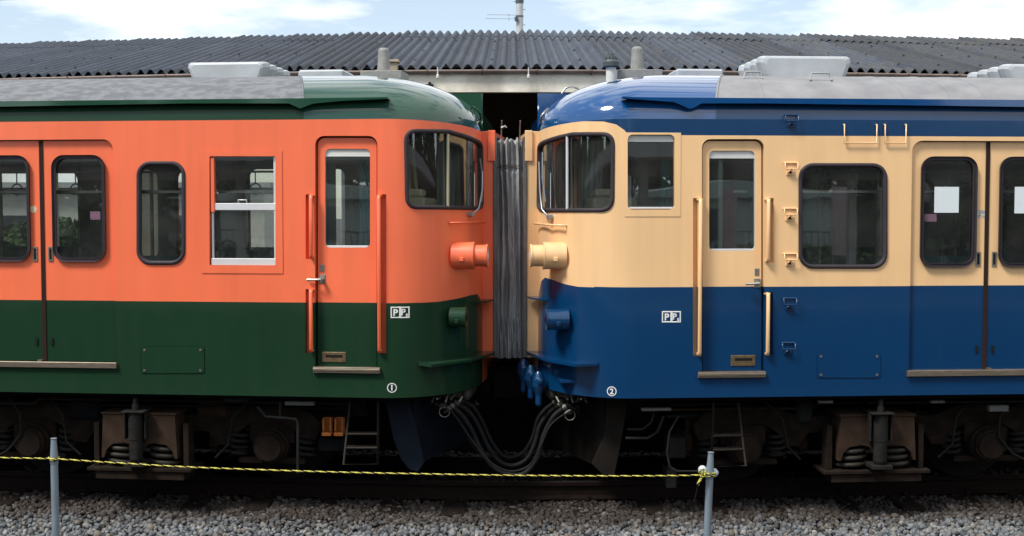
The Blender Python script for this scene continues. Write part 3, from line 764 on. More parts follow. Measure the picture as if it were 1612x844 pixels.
    mb = MB(C.P); mb.box((1.6, .2, 2.62), (C.L - .4, .5, 2.65)); mb.build('luggage_rack', STEEL, root)
    # ---- below the floor
    mb = MB(C.P); mb.box((.5, .10, .86), (C.L - .02, W - .10, 1.1)); mb.box((.35, .5, .80), (.6, W - .5, 1.1)); mb.build('underframe', BLACK, root)
    bogie(C, root, cfg)
    undergear(C, root, cfg)
    roofgear(C, root, cfg)
    return root

def bogie(C, root, cfg):
    B = cfg['bogie']; ub = C.onv(B['cx'], 700, .45)[0]; wb = 1.10
    org = root.location
    bg_ = bpy.data.objects.new('bogie', None); col.objects.link(bg_); bg_.parent = root; bg_.location = (0, 0, 0)
    # side frame beam with arches over the springs and axle boxes
    for side in (0, 1):
        v0, v1 = (.36, .50) if side == 0 else (W - .50, W - .36)
        mb = MB(C.P)
        prof = [(-1.55, .60), (-1.45, .70), (-1.18, .76), (-.86, .76), (-.62, .66), (.62, .66), (.86, .76), (1.18, .76), (1.45, .70), (1.55, .60),
                (1.50, .46), (1.38, .44), (1.34, .52), (1.20, .60), (.92, .60), (.80, .52), (.72, .40), (.60, .40), (.52, .52), (-.52, .52), (-.60, .40), (-.72, .40), (-.80, .52), (-.92, .60), (-1.20, .60), (-1.34, .52), (-1.38, .44), (-1.50, .46)]
        mb.prism([(ub + a, b) for a, b in prof], 'uz', v0 + .02, v1 + .02, 0); mb.build('bogie_frame', RUSTY, bg_)
    for s_ in (-1, 1):
        ua = ub + s_ * wb
        for side in (0, 1):
            vv = .92 if side == 0 else W - .92
            mb = MB(C.P); ax_ = (0, 1, 0) if side == 0 else (0, -1, 0)
            mb.lathe((ua, vv - (.07 if side == 0 else -.07), .43), ax_, [(0, .36), (.0, .43), (.12, .435), (.125, .46), (.145, .46)], 40)
            mb.build('wheel', DIRTY, bg_)
        for side in (0,) :
            mb = MB(C.P)
            mb.lathe((ua, .50, .40), (0, -1, 0), [(0, .17), (.14, .16), (.15, .145), (.20, .14), (.205, .12), (.23, .115), (.235, .02)], 28)
            mb.box((ua - .2, .40, .42), (ua + .2, .55, .60)); mb.box((ua - .30, .38, .24), (ua + .30, .54, .29))
            for k in range(6): mb.lathe((ua + .125 * math.cos(k * PI / 3), .30, .40 + .125 * math.sin(k * PI / 3)), (0, -1, 0), [(0, .013), (.015, .012)], 6)
            mb.build('axle_box', RUSTY, bg_)
            for k in (-1, 1):
                mb = MB(C.P); mb.coil((ua + k * .31, .44, .29), .075, .017, 4.5, .24); mb.build('axle_spring', DIRTY, bg_)
    mb = MB(C.P)       # spring bolster above the two big coils
    pr = [(-.38, .32), (-.36, .70), (.36, .70), (.38, .32), (.355, .32), (.33, .39), (.27, .44), (.16, .455), (.08, .44), (.05, .40), (-.05, .40), (-.08, .44), (-.16, .455), (-.27, .44), (-.33, .39), (-.355, .32)]
    mb.prism([(ub + a * .9, b) for a, b in pr], 'uz', .118, .35, 0); mb.box((ub - .34, .11, .70), (ub + .34, W / 2, .72)); mb.build('bolster', mat('brown bolster', (.046, .029, .019), .9, var=.45, scale=8, bump=.002, bscale=40), bg_)
    for k in (-1, 1):
        for R_, r_, tn in ((.132, .022, 4.6),):
            mb = MB(C.P); mb.coil((ub + k * .19, .27, .235), R_, r_, tn, .27, 20); mb.coil((ub + k * .19, .27, .235), .08, .015, 5, .22, 14); mb.build('coil_spring', mat('grey spring steel', (.040, .036, .030), .55, .3, var=.4, scale=12), bg_)
    mb = MB(C.P); mb.lathe((ub, .055, .30), (0, 0, 1), [(0, .045), (.03, .058), (.2, .058), (.2, .062), (.44, .062), (.445, .03), (.5, .03), (.5, .022), (.56, .022)], 20)
    mb.box((ub - .09, -.01, .265), (ub + .09, .20, .30)); mb.box((ub - .10, -.02, .735), (ub + .10, .22, .752)); mb.box((ub - .10, .03, .50), (ub - .085, .1, .735)); mb.box((ub + .085, .03, .50), (ub + .10, .1, .735))
    mb.build('damper', DIRTY, bg_)
    mb = MB(C.P); mb.box((ub - .47, .10, .205), (ub + .47, .42, .235)); mb.box((ub - .40, .12, .13), (ub + .40, .40, .203)); mb.box((ub - .43, .16, .237), (ub - .38, .30, .62)); mb.box((ub + .38, .16, .237), (ub + .43, .30, .62)); mb.build('spring_plank', RUSTY, bg_)
    for k in (-1, 1):
        mb = MB(C.P); mb.box((ub + k * 1.05 - .05, .80, .30), (ub + k * 1.05 + .05, W - .8, .52)); mb.build('axle', BLACK, bg_)
    # drooping cable at an axle box
    mb = MB(C.P); ua = ub + wb
    mb.tube([(ua + .28, .34, .86), (ua + .18, .3, .80), (ua + .06, .27, .66), (ua + .05, .26, .48), (ua + .18, .26, .33), (ua + .30, .27, .27)], .012, 6); mb.build('cable', DIRTY, bg_)

def undergear(C, root, cfg):
    G = cfg['gear']
    # ladder below the crew door
    mb = MB(C.P); pts = [C.onv(x, y, .16) for x, y in G['ladder']]   # tl, bl, br, tr
    (a, b, c, d) = pts; lp = lambda p_, v=.16: (p_[0], v, p_[1])
    mb.tube([lp(a), lp(b), lp(c), lp(d)], .012, 7)
    for f in (.52, .74): 
        l = (a[0] + (b[0] - a[0]) * f, a[1] + (b[1] - a[1]) * f); r = (d[0] + (c[0] - d[0]) * f, d[1] + (c[1] - d[1]) * f); mb.tube([lp(l), lp(r)], .012, 7); mb.tube([lp(l, .24), lp(r, .24)], .010, 6)
    mb.build('step_ladder', mat('dark step steel', (.026, .023, .020), .6, .3), root)
    # cranked pipes
    for pl, r_, v in G['pipes']:
        mb = MB(C.P); mb.tube([(*[C.onv(x, y, v)[0]], v, C.onv(x, y, v)[1]) for x, y in pl], r_, 8); mb.build('pipe', mat('pipe grey', (.022, .022, .023), .6, .2, var=.4), root)
    for (x0, y0, x1, y1), v, mt in G['boxes']:
        a, b = C.onv(x0, y0, v), C.onv(x1, y1, v); mb = MB(C.P); mb.box((a[0], v, a[1]), (b[0], v + .22, b[1]), 0, .012); mb.build('equipment_box', mt, root)
    for (x0, y0, x1, y1) in G['tags']:
        a, b = C.onv(x0, y0, .12), C.onv(x1, y1, .12); mb = MB(C.P); mb.box((a[0], .12, a[1]), (b[0], .18, b[1]), 0); mb.build('bracket', mat('pale bracket', (.10, .10, .095), .6), root)
    # hand brake blocks painted orange (shoes hanging under the side sill)
    for (x0, x1) in G['orange']:
        a, b = C.onv(x0, 659, .2), C.onv(x1, 687, .2); mb = MB(C.P); l, r = min(a[0], b[0]), max(a[0], b[0])
        om = mat('orange fitting', (.30, .085, .010), .6)
        mb.box((l, .20, b[1]), (r, .26, b[1] + .03), 0); mb.box((l, .22, b[1] + .034), (l + .02, .26, a[1]), 0); mb.box((r - .02, .22, b[1] + .034), (r, .26, a[1]), 0); mb.box((l, .27, b[1]), (r, .28, a[1]), 0); mb.build('orange_fitting', om, root)
    # brake rigging, pipes and boxes hung under the floor
    rs = random.Random(11 if C.sgn < 0 else 23)
    ubc = C.onv(cfg['bogie']['cx'], 700, .45)[0]
    cm = [RUSTY, DIRTY, BLACK, mat('brown brake dust', (.036, .023, .015), .95, var=.5, scale=14, bump=.003, bscale=60), mat('dark green grey casing', (.018, .021, .020), .8, var=.4)]
    for k in range(15):
        u_ = 1.0 + k * .62 + rs.uniform(-.15, .15)
        if u_ > C.L - .6: break
        v_ = rs.uniform(.34, .7); w_ = rs.uniform(.12, .34); h_ = rs.uniform(.10, .26); z_ = .86 - rs.uniform(0, .08); mb = MB(C.P)
        mb.box((u_, v_, z_ - h_), (u_ + w_, v_ + .3, z_), 0, .012)
        mb.box((u_ + .02, v_ - .012, z_ - h_ + .02), (u_ + w_ - .02, v_ + .002, z_ - .03), 0, .004)
        for a, b in ((.03, .03), (w_ - .03, .03), (.03, h_ - .04), (w_ - .03, h_ - .04)): mb.lathe((u_ + a, v_ - .01, z_ - h_ + b), (0, -1, 0), [(0, .011), (.012, .010)], 6)
        mb.build('equipment_box', rs.choice(cm), root)
    for v_, z_, r_ in ((.30, .80, .017), (.36, .74, .012), (.26, .845, .010), (.5, .66, .020)):
        mb = MB(C.P); pts = [(1.1, v_, z_)]; u_ = 1.1
        while u_ < C.L - .5:
            u_ += rs.uniform(.5, 1.1); dz_ = rs.choice((0, 0, -.05, .04)); pts += [(u_, v_, pts[-1][2]), (u_ + .05, v_, min(.86, max(z_ - .06, pts[-1][2] + dz_)))]
        mb.tube(pts, r_, 7); mb.build('pipe', rs.choice(cm), root)
    for k in (-1, 1):      # brake hangers and levers beside each wheel
        for q_ in (-.52, .52):
            ux = ubc + k * 1.05 + q_; mb = MB(C.P)
            mb.box((ux - .02, .52, .30), (ux + .02, .58, .78)); mb.box((ux - .045, .5, .34), (ux + .045, .86, .50), 0, .015); mb.lathe((ux, .53, .42), (0, -1, 0), [(0, .045), (.03, .045), (.035, .02), (.05, .018)], 12); mb.build('brake_hanger', cm[3], root)
        mb = MB(C.P); ux = ubc + k * .62; mb.tube([(ux, .3, .30), (ux + k * .12, .28, .42), (ux + k * .16, .3, .66), (ux + k * .3, .34, .80)], .011, 6); mb.build('air_hose', DIRTY, root)
    # snow plough / skirt: curved side blade plus the V-shaped plate
    mb = MB(C.P)
    pa = G['plough']
    sx = [C.onv(x, y, .42) for x, y in pa]
    mb.prism([(a, b) for a, b in sx], 'uz', .40, .44, 0)
    pb = [C.onv(x, y, .75) for x, y in G['ploughfront']]
    vs_ = []; 
    n = len(sx)
    mb.build('plough_blade', cfg['ploughmat'], root)
    a0 = min(p_[0] for p_ in sx); zlow = min(p_[1] for p_ in sx)
    mb = MB(C.P)
    um = sum(p_[0] for p_ in sx) / n
    vs_ = [(um - .08, .44, .86), (um - .02, .44, zlow + .03), (um - .38, 1.45, zlow + .06), (um - .42, 1.45, .72)]
    vs2 = [(x + .03, y, z) for x, y, z in vs_]
    mb.add(vs_ + vs2, [[0, 1, 2, 3], [7, 6, 5, 4], [0, 4, 5, 1], [1, 5, 6, 2], [2, 6, 7, 3], [3, 7, 4, 0]])
    vs_ = [(x, W - y, z) for x, y, z in vs_]; vs2 = [(x, W - y, z) for x, y, z in vs2]
    mb.add(vs_ + vs2, [[0, 1, 2, 3], [7, 6, 5, 4], [0, 4, 5, 1], [1, 5, 6, 2], [2, 6, 7, 3], [3, 7, 4, 0]])
    mb.build('plough_plate', cfg['ploughmat'], root)
    # tight-lock coupler half and air pipes
    mb = MB(C.P); mb.box((-.05, 1.33, .74), (.6, 1.57, .98), 0, .02); mb.box((-.26, 1.25, .70), (-.05, 1.65, 1.02), 0, .03); mb.lathe((.25, 1.45, .66), (0, 0, 1), [(0, .06), (.1, .08)], 12)
    mb.build('coupler', BLACK, root)
    mb = MB(C.P)
    for i, v in enumerate((.62, .80, 1.0)):
        mb.box((.06, v - .03, .82), (.30, v + .05, .90)); mb.lathe((.10, v, .80), (0, 0, 1), [(0, .03), (.03, .045), (.09, .045), (.12, .03)], 12)
    mb.build('jumper_socket', mat('grimy casting', (.07, .07, .065), .5, .5, var=.5, scale=25), root)
    mb = MB(C.P); 
    for k in range(5):
        x_ = .12 + .06 * k + .01 * (k % 2); mb.tube([(x_, .50, .84 + .02 * (k % 3)), (x_ + .02, .44, .80 + .03 * (k % 2))], .012, 6)
    mb.build('cock_handle', STEEL, root)
    if C.sgn > 0:      # three blue air cocks under the foot plate
        for i in range(3):
            v = .97 - .2 * i; u_ = -.13 + .05 * i
            mb = MB(C.P); zc = 1.05 - .03 * i
            mb.lathe((u_, v, zc), (0, 0, -1), [(-.07, .02), (-.05, .035), (0, .055), (.06, .06), (.10, .045), (.14, .03), (.22, .03), (.24, .018)], 14)
            mb.lathe((u_, v - .05, zc - .01), (0, -1, 0), [(0, .03), (.035, .028), (.04, .012), (.06, .012)], 10)
            mb.build('air_cock', cfg['lower'], root)
        mb = MB(C.P); mb.box((.12, .22, 1.0), (.34, .9, 1.03)); mb.build('cock_bracket', cfg['lower'], root)

def roofgear(C, root, cfg):
    for (x0, x1, yt) in cfg['vents']:
        v0 = .95; a, b = C.onv(x0, yt, v0), C.onv(x1, yt, v0); l, r = min(a[0], b[0]), max(a[0], b[0]); zt_ = a[1]; zb_ = 3.655
        vt = None
        for k in range(4):
            vc = v0 + .12 + k * .215; mb = MB(C.P); rows = []
            for dv, sc_, dz in ((-.105, .84, -.03), (-.095, .90, -.012), (-.06, .965, -.003), (0, 1., 0), (.06, .965, -.003), (.095, .90, -.012), (.105, .84, -.03)):
                hw = (r - l) / 2 * sc_; cx = (l + r) / 2; zt2 = zt_ + dz; h = zt2 - zb_
                pr = [(-hw * .82, zb_), (-hw * .90, zb_ + h * .30), (-hw * .985, zb_ + h * .75), (-hw * .97, zb_ + h * .93), (-hw * .90, zt2),
                      (hw * .90, zt2), (hw * .97, zb_ + h * .93), (hw * .985, zb_ + h * .75), (hw * .90, zb_ + h * .30), (hw * .82, zb_)]
                rows.append([(cx + p_[0], vc + dv, p_[1]) for p_ in pr])
            mb.grid(rows, closed=True, sm=False); nn_ = len(rows[0]); mb.add(rows[0], [list(range(nn_))]); mb.add(rows[-1], [list(range(nn_))[::-1]])
            if k == 0: vt = mb.build('roof_vent', VENTM, root)
            else: mb.build('vent_louvre', VENTM, vt)
        mb = MB(C.P); mb.box((l + .1, v0 + .02, 3.60), (r - .1, v0 + .95, zb_ - .0), 0); mb.build('vent_base', DARKREC, vt)
        mb = MB(C.P); w_ = r - l
        for f in (.12, .3, .7, .88): mb.box((l + w_ * f - .035, v0 - .012, 3.62), (l + w_ * f + .035, v0 + .03, 3.672))
        mb.build('vent_foot', VENTM, vt)
    # flat ventilator box near the cab
    x0, x1, yt = cfg['flatbox']; a, b = C.onv(x0, yt, 1.75), C.onv(x1, yt, 1.75); mb = MB(C.P)
    mb.box((a[0], 1.75, 3.68), (b[0], 2.2, a[1]), 0, .018); mb.build('roof_box', VENTM, root)
    # radio antenna on its plinth
    x, yt, yb, px0, px1 = cfg['antenna']; a = C.onv(x, yt, 1.45); b = C.onv(x, yb, 1.45); p0, p1 = C.onv(px0, yb, 1.27), C.onv(px1, yb, 1.27)
    mb = MB(C.P); mb.box((p0[0], 1.27, 3.55), (p1[0], 1.63, b[1] - .004), 0, .004)
    s_ = 1 if C.sgn < 0 else -1
    pl = mb.build('antenna_plinth', ANTM, root)
    mb = MB(C.P); zb_, h = b[1] - .003, a[1] - b[1]
    mb.lathe((a[0], 1.45, zb_), (0, 0, 1), [(0, .085), (.018, .085), (.02, .063), (h * .5, .057), (h * .88, .052), (h * .95, .047), (h * .99, .03), (h, .003)], 28)
    for k in range(10): mb.lathe((a[0] + .075 * math.cos(k * PI / 5), 1.45 + .075 * math.sin(k * PI / 5), zb_ + .018), (0, 0, 1), [(0, .007), (.008, .006)], 6)
    mb.build('radio_antenna', ANTM, root)
    # grab handles on the dome
    for pl_ in cfg['domehandles']:
        mb = MB(); 
        pts = []
        for (x, y, o_, up) in pl_:
            q, z = C.hit(x, y) if not up else (0, 0)
            pts.append(up_pt(C, x, y, up, o_))
        mb.tube(pts, .009, 7); mb.build('dome_handle', cfg['handlemat'], root)
    for (x0, x1, y, v) in cfg['roofhandles']:
        a, b = C.onv(x0, y, v), C.onv(x1, y, v); z0_ = C.onv(x0, y + 4.2, v)[1]; z1_ = z0_ + .05; mb = MB(C.P)
        mb.tube([(a[0], v - .03, z0_ - .015), (a[0], v, z0_), (a[0] + .015, v, z1_), (b[0] - .015, v, z1_), (b[0], v, z0_), (b[0], v - .03, z0_ - .015)], .009, 7); mb.build('roof_handle', mat('handle grey', (.30, .31, .30), .6), root)
    if cfg.get('flare'):
        x, yt, yb = cfg['flare']; a = C.onv(x, yt, 1.2); b = C.onv(x, yb, 1.2); mb = MB(C.P)
        h = a[1] - b[1]; mb.lathe((a[0], 1.2, b[1] - .06), (0, 0, 1), [(0, .055), (.02, .055), (.02, .048), (.06 + h * .48, .046)], 20, 0)
        mb.lathe((a[0], 1.2, b[1] + h * .48), (0, 0, 1), [(0, .05), (.01, .075), (.05, .078), (.065, .07), (.07, .045), (h * .34, .042), (h * .36, .03), (h * .42, .03), (h * .43, .014), (h * .54, .006)], 20, 1)
        for k in range(6): mb.box((a[0] + .05 * math.cos(k * PI / 3) - .006, 1.2 + .05 * math.sin(k * PI / 3) - .006, b[1] + h * .6), (a[0] + .05 * math.cos(k * PI / 3) + .006, 1.2 + .05 * math.sin(k * PI / 3) + .006, b[1] + h * .82), 1)
        mb.build('signal_flare', [mat('off white stem', (.60, .60, .55), .6), mat('dark cap', (.06, .075, .075), .55)], root)

def up_pt(C, x, y, v, o_):
    u, z = C.onv(x, y, v); return C.P(u, v, z)

CFG_L = dict(curtains=[(.98, .30, .62, .34, 2.05, 3.05, .05, mat('teal curtain', (.07, .27, .28), .9)), (.42, 1.0, .10, .9, 2.1, 3.1, .9, mat('grey green curtain', (.32, .38, .33), .9, var=.3, scale=9, vscale=(3, 3, .3))), (.9, 1.2, .6, 1.1, 2.5, 3.1, .8, mat('beige panel', (.48, .44, .24), .8))],label='orange and dark green railcar with rounded cab end, left of the grey bellows', lower=GREEN, upper=ORANGE, cabroof=GREENROOF, roofmat=GREYROOF,
    linepx=(560, 477), toppx=None, nosex=660,
    cornerwin=rpoly([(639, 206), (706, 207), (758, 224), (759, 328), (641, 326)], [17, 3, 10, 8, 17]),
    noselow=[(655, 477), (690, 475), (720, 470), (740, 465), (751, 463), (756, 470), (760, 490), (761.5, 520), (761, 570), (761, 606), (655, 640)], noseup=None,
    crewdoor=(496, 214, 594, 584), crewwin=(510, 234, 581, 390), handle=(506, 440, -1), slot=(505, 555, 543, 571), crewsill=(494, 578, 599, 587),
    wells=[(481, 306, 489, 408), (481, 455, 489, 556), (599.5, 306, 608, 557)], rails=[(491, 307, 407), (491, 455, 554), (597.5, 307, 555)],
    passdoor=dict(c=63, e=179, t=220, b=569), doorwin=(84, 247, 162, 409), phandle=(400, 538), poster=None,
    sticker={1: [(44, 323, 55, 336, 'round')], -1: [(138, 333, 154, 346, 'pink')]}, passsill=(-60, 569, 185, 578),
    windows=[dict(r=(218, 257, 289, 414), rad=19, kind='rubber'), dict(r=(330, 246, 434, 418), rad=2, kind='sash')],
    hatch=(222, 545, 322, 588), mark=(615, 483, 645, 501), num=(617, 610.5, '1'),
    mullion=(705, 211, 326), wiper=[(737, 338, .04), (744, 328, .06), (749, 300, .06), (751, 270, .05)], wiperblade=[(753, 318, .03), (752, 285, .05), (750, 250, .035)],
    handrail=[(707, 351), (735, 350), (757, 350)], head=(.39, 2.085, .185, -.01, .118, .095), tail=(.29, 1.56, .19, .050, .086, .07),
    plate=[(.42, .06), (.30, -.04), (.02, .35), (-.12, .9), (-.12, 1.0), (.05, 1.0), (.5, .3)], platez=1.17,
    ledge=[(.08, .55), (-.07, .75), (-.1, .95), (.02, .98), (.15, .7)], ledgez=1.655,
    gutter=[(611, 156), (540, 159), (494, 163.5), (474, 171), (456, 163), (300, 163), (-400, 175)],
    seamx=478, cabwall=478, seats=[(2.3, 3.2)], vents=[(289, 420, 97), (-330, -190, 104)], flatbox=(469, 541, 110), antenna=(604, 75, 114, 567, 632), handlemat=GREEN,
    domehandles=[[(738, 172, 0, .95), (746, 168, 0, .88), (755, 176, 0, .88), (757, 188, 0, .9), (748, 189, 0, .95)]], roofhandles=[],
    bogie=dict(cx=243), ploughmat=mat('dark blue grey plough', (.012, .017, .028), .7, var=.4, scale=6),
    gear=dict(ladder=[(551, 632), (541, 731), (595, 731), (595, 632)], pipes=[([(405, 640), (418, 656), (445, 658), (466, 660), (469, 668), (469, 745)], .014, .12), ([(441, 632), (441, 660)], .014, .13), ([(352, 628), (372, 631), (392, 628)], .02, .14)],
        boxes=[((500, 690, 548, 712), .30, BLACK), ((60, 640, 170, 690), .6, BLACK), ((330, 640, 410, 700), .7, BLACK)], tags=[(448, 632, 494, 639), (126, 617, 148, 621), (296, 621, 318, 625)], orange=[(506, 521), (525, 540)],
        plough=[(608, 632), (620, 690), (632, 722), (645, 738), (658, 742), (668, 728), (660, 690), (645, 632)], ploughfront=[(670, 690)]))
CFG_R = dict(curtains=[(.20, .80, .12, .95, 2.1, 3.1, .9, mat('beige panel', (.48, .44, .24), .8)), (.60, 1.1, .38, 1.0, 2.1, 3.1, .9, mat('grey green curtain', (.32, .38, .33), .9, var=.3, scale=9, vscale=(3, 3, .3))), (1.06, .25, 1.0, .30, 2.4, 2.9, 1., mat('teal curtain', (.07, .27, .28), .9))],label='blue and cream railcar with rounded cab end, right of the grey bellows', lower=BLUE, upper=CREAM, cabroof=BLUEROOF, roofmat=PALEROOF,
    linepx=(1080, 452), toppx=(1085, 213), nosex=935,
    cornerwin=rpoly([(965, 211), (900, 211.5), (848, 226), (847, 331), (964, 331)], [18, 3, 10, 10, 20]),
    noselow=[(940, 452.5), (910, 451.5), (890, 447.5), (872, 441), (858, 437), (852, 443), (848, 465), (847, 500), (847, 540), (847, 606), (940, 640)],
    noseup=[(990, 214), (983, 205), (970, 196), (950, 191.5), (920, 191), (890, 194), (865, 200), (840, 210), (840, 260), (990, 260)],
    crewdoor=(1105, 219, 1203, 587), crewwin=(1118, 237, 1190, 395), handle=(1194, 446, -1), slot=(1152, 560, 1191, 577), crewsill=(1098, 585, 1204, 594),
    wells=[(1091, 312, 1099, 561), (1210.5, 312, 1218, 414), (1210, 460, 1217, 560)], rails=[(1101.5, 313, 560), (1208, 313, 413), (1207.5, 461, 559)],
    passdoor=dict(c=1557, e=1435, t=222, b=583), doorwin=(1453, 249, 1536, 418), phandle=(408, 550),
    poster={-1: (1475, 294, 1513, 335), 1: (1602, 294, 1642, 336)}, sticker={-1: [(1541, 331, 1553, 343, 'grey'), (1459, 337, 1478, 349, 'pink')]}, passsill=(1427, 582, 1690, 591),
    windows=[dict(r=(1260, 260, 1394, 420), rad=20, kind='rubber'), dict(r=(988, 212, 1062, 330), rad=8, kind='cab')],
    hatch=(1286, 555, 1386, 595), mark=(1042, 490, 1072, 508), num=(963, 616, '2'),
    mullion=(893, 214, 330), wiper=[(870, 342, .04), (863, 330, .06), (860, 300, .06), (857, 255, .05)], wiperblade=[(864, 318, .03), (862, 280, .05), (860, 240, .035)],
    handrail=[(892, 355), (870, 354), (848, 352)], head=(.39, 2.085, .185, -.01, .118, .095), tail=(.30, 1.54, .20, .01, .090, .07),
    plate=[(.42, .06), (.22, .0), (.02, .35), (-.10, .9), (-.10, 1.0), (.05, 1.0), (.5, .3)], platez=1.17,
    ledge=[(.08, .55), (-.07, .75), (-.1, .95), (.02, .98), (.15, .7)], ledgez=1.68,
    gutter=[(979, 155), (1020, 158), (1060, 161), (1072, 166), (1083, 171.5), (1091, 170), (1103, 163), (1200, 163), (1800, 171)],
    seamx=1127, cabwall=1135, seats=[(3.0, 3.9)], vents=[(1195, 1346, 86), (1581, 1735, 99)], flatbox=(1065, 1139, 108), antenna=(1003, 73, 112, 973, 1043), handlemat=STEEL,
    domehandles=[[(868, 178, 0, .95), (862, 171, 0, .9), (852, 183, 0, .85), (850, 193, 0, .9), (857, 195, 0, .97)], [(884, 148, 0, 1.2), (890, 139, 0, 1.2), (900, 136, 0, 1.2), (909, 139, 0, 1.2), (913, 143, 0, 1.2)]],
    roofhandles=[(1171, 1199, 118, .55), (1275, 1308, 120, .45)], flare=(962, 80, 131), roofseams=[1206, 1430, 1505, 1560],
    bogie=dict(cx=1359), ploughmat=mat('brown grey plough', (.019, .0155, .0125), .75, var=.45, scale=6),
    gear=dict(ladder=[(1123, 634), (1120, 735), (1174, 733), (1162, 634)], pipes=[([(1068, 655), (1054, 680), (1050, 712), (1054, 735), (1066, 742), (1105, 742)], .010, .14), ([(985, 690), (1020, 690), (1035, 680), (1045, 655)], .013, .2), ([(988, 676), (1012, 676), (1025, 665), (1030, 650)], .011, .25)],
        boxes=[((1053, 690, 1080, 722), .35, DIRTY), ((1050, 740, 1066, 770), .35, DIRTY)], tags=[(1010, 643, 1057, 647), (1289, 631, 1312, 635), (1466, 631, 1488, 635), (1558, 639, 1588, 648)], orange=[],
        plough=[(955, 632), (950, 690), (932, 730), (950, 748), (966, 748), (976, 700), (988, 632)], ploughfront=[(900, 690)]))

tf_left = railcar(LEFT, CFG_L)
tf_right = railcar(RIGHT, CFG_R)

# footsteps and lifting rails only on the right-hand car
def side_extras(C, root):
    for x, y in ((1245, 190), (1244, 265), (1243, 337), (1243, 408), (1242, 478), (1240, 548)):
        q, z = C.hit(x, y); mt = BLUE if (y < 210 or y > 452) else CREAM; mb = MB()
        p = lambda a, b, o_: C.surf(q + a, z + b, o_)
        mb.tube([p(-.055, .045, 0), p(-.055, .045, .035), p(-.055, .0, .042), p(-.045, -.005, .042), p(.045, -.005, .042), p(.055, .0, .042), p(.055, .045, .035), p(.055, .045, 0)], .0052, 6)
        mb.tube([p(-.055, .046, .006), p(.055, .046, .006)], .008, 6)
        C.slab(mb, [(q - .035, z - .055), (q + .035, z - .055), (q + .03, z + .0), (q - .03, z + .0)], 0, .012)
        mb.tube([p(-.028, -.04, .012), p(0, -.008, .036), p(.028, -.04, .012)], .006, 6)
        st = mb.build('folding_step', mt, root)
        mb = MB(); C.slab(mb, [(q - .016, z - .045), (q + .016, z - .045), (q + .005, z - .018), (q - .005, z - .018)], .012, .014); mb.build('step_recess', DARKREC, st)
    for x0, x1 in ((1328, 1379), (1392, 1425)):
        mb = MB(); a, b, c, d = C.hit(x0, 196), C.hit(x0, 225), C.hit(x1, 226), C.hit(x1, 197)
        mb.tube([C.surf(*a, .0), C.surf(a[0], a[1], .022), C.surf(a[0], b[1], .022), C.surf(d[0], b[1], .022), C.surf(d[0], a[1], .022), C.surf(d[0], a[1], 0)], .0062, 7)
        mb.build('side_grab_rail', CREAM, root)
side_extras(RIGHT, tf_right)

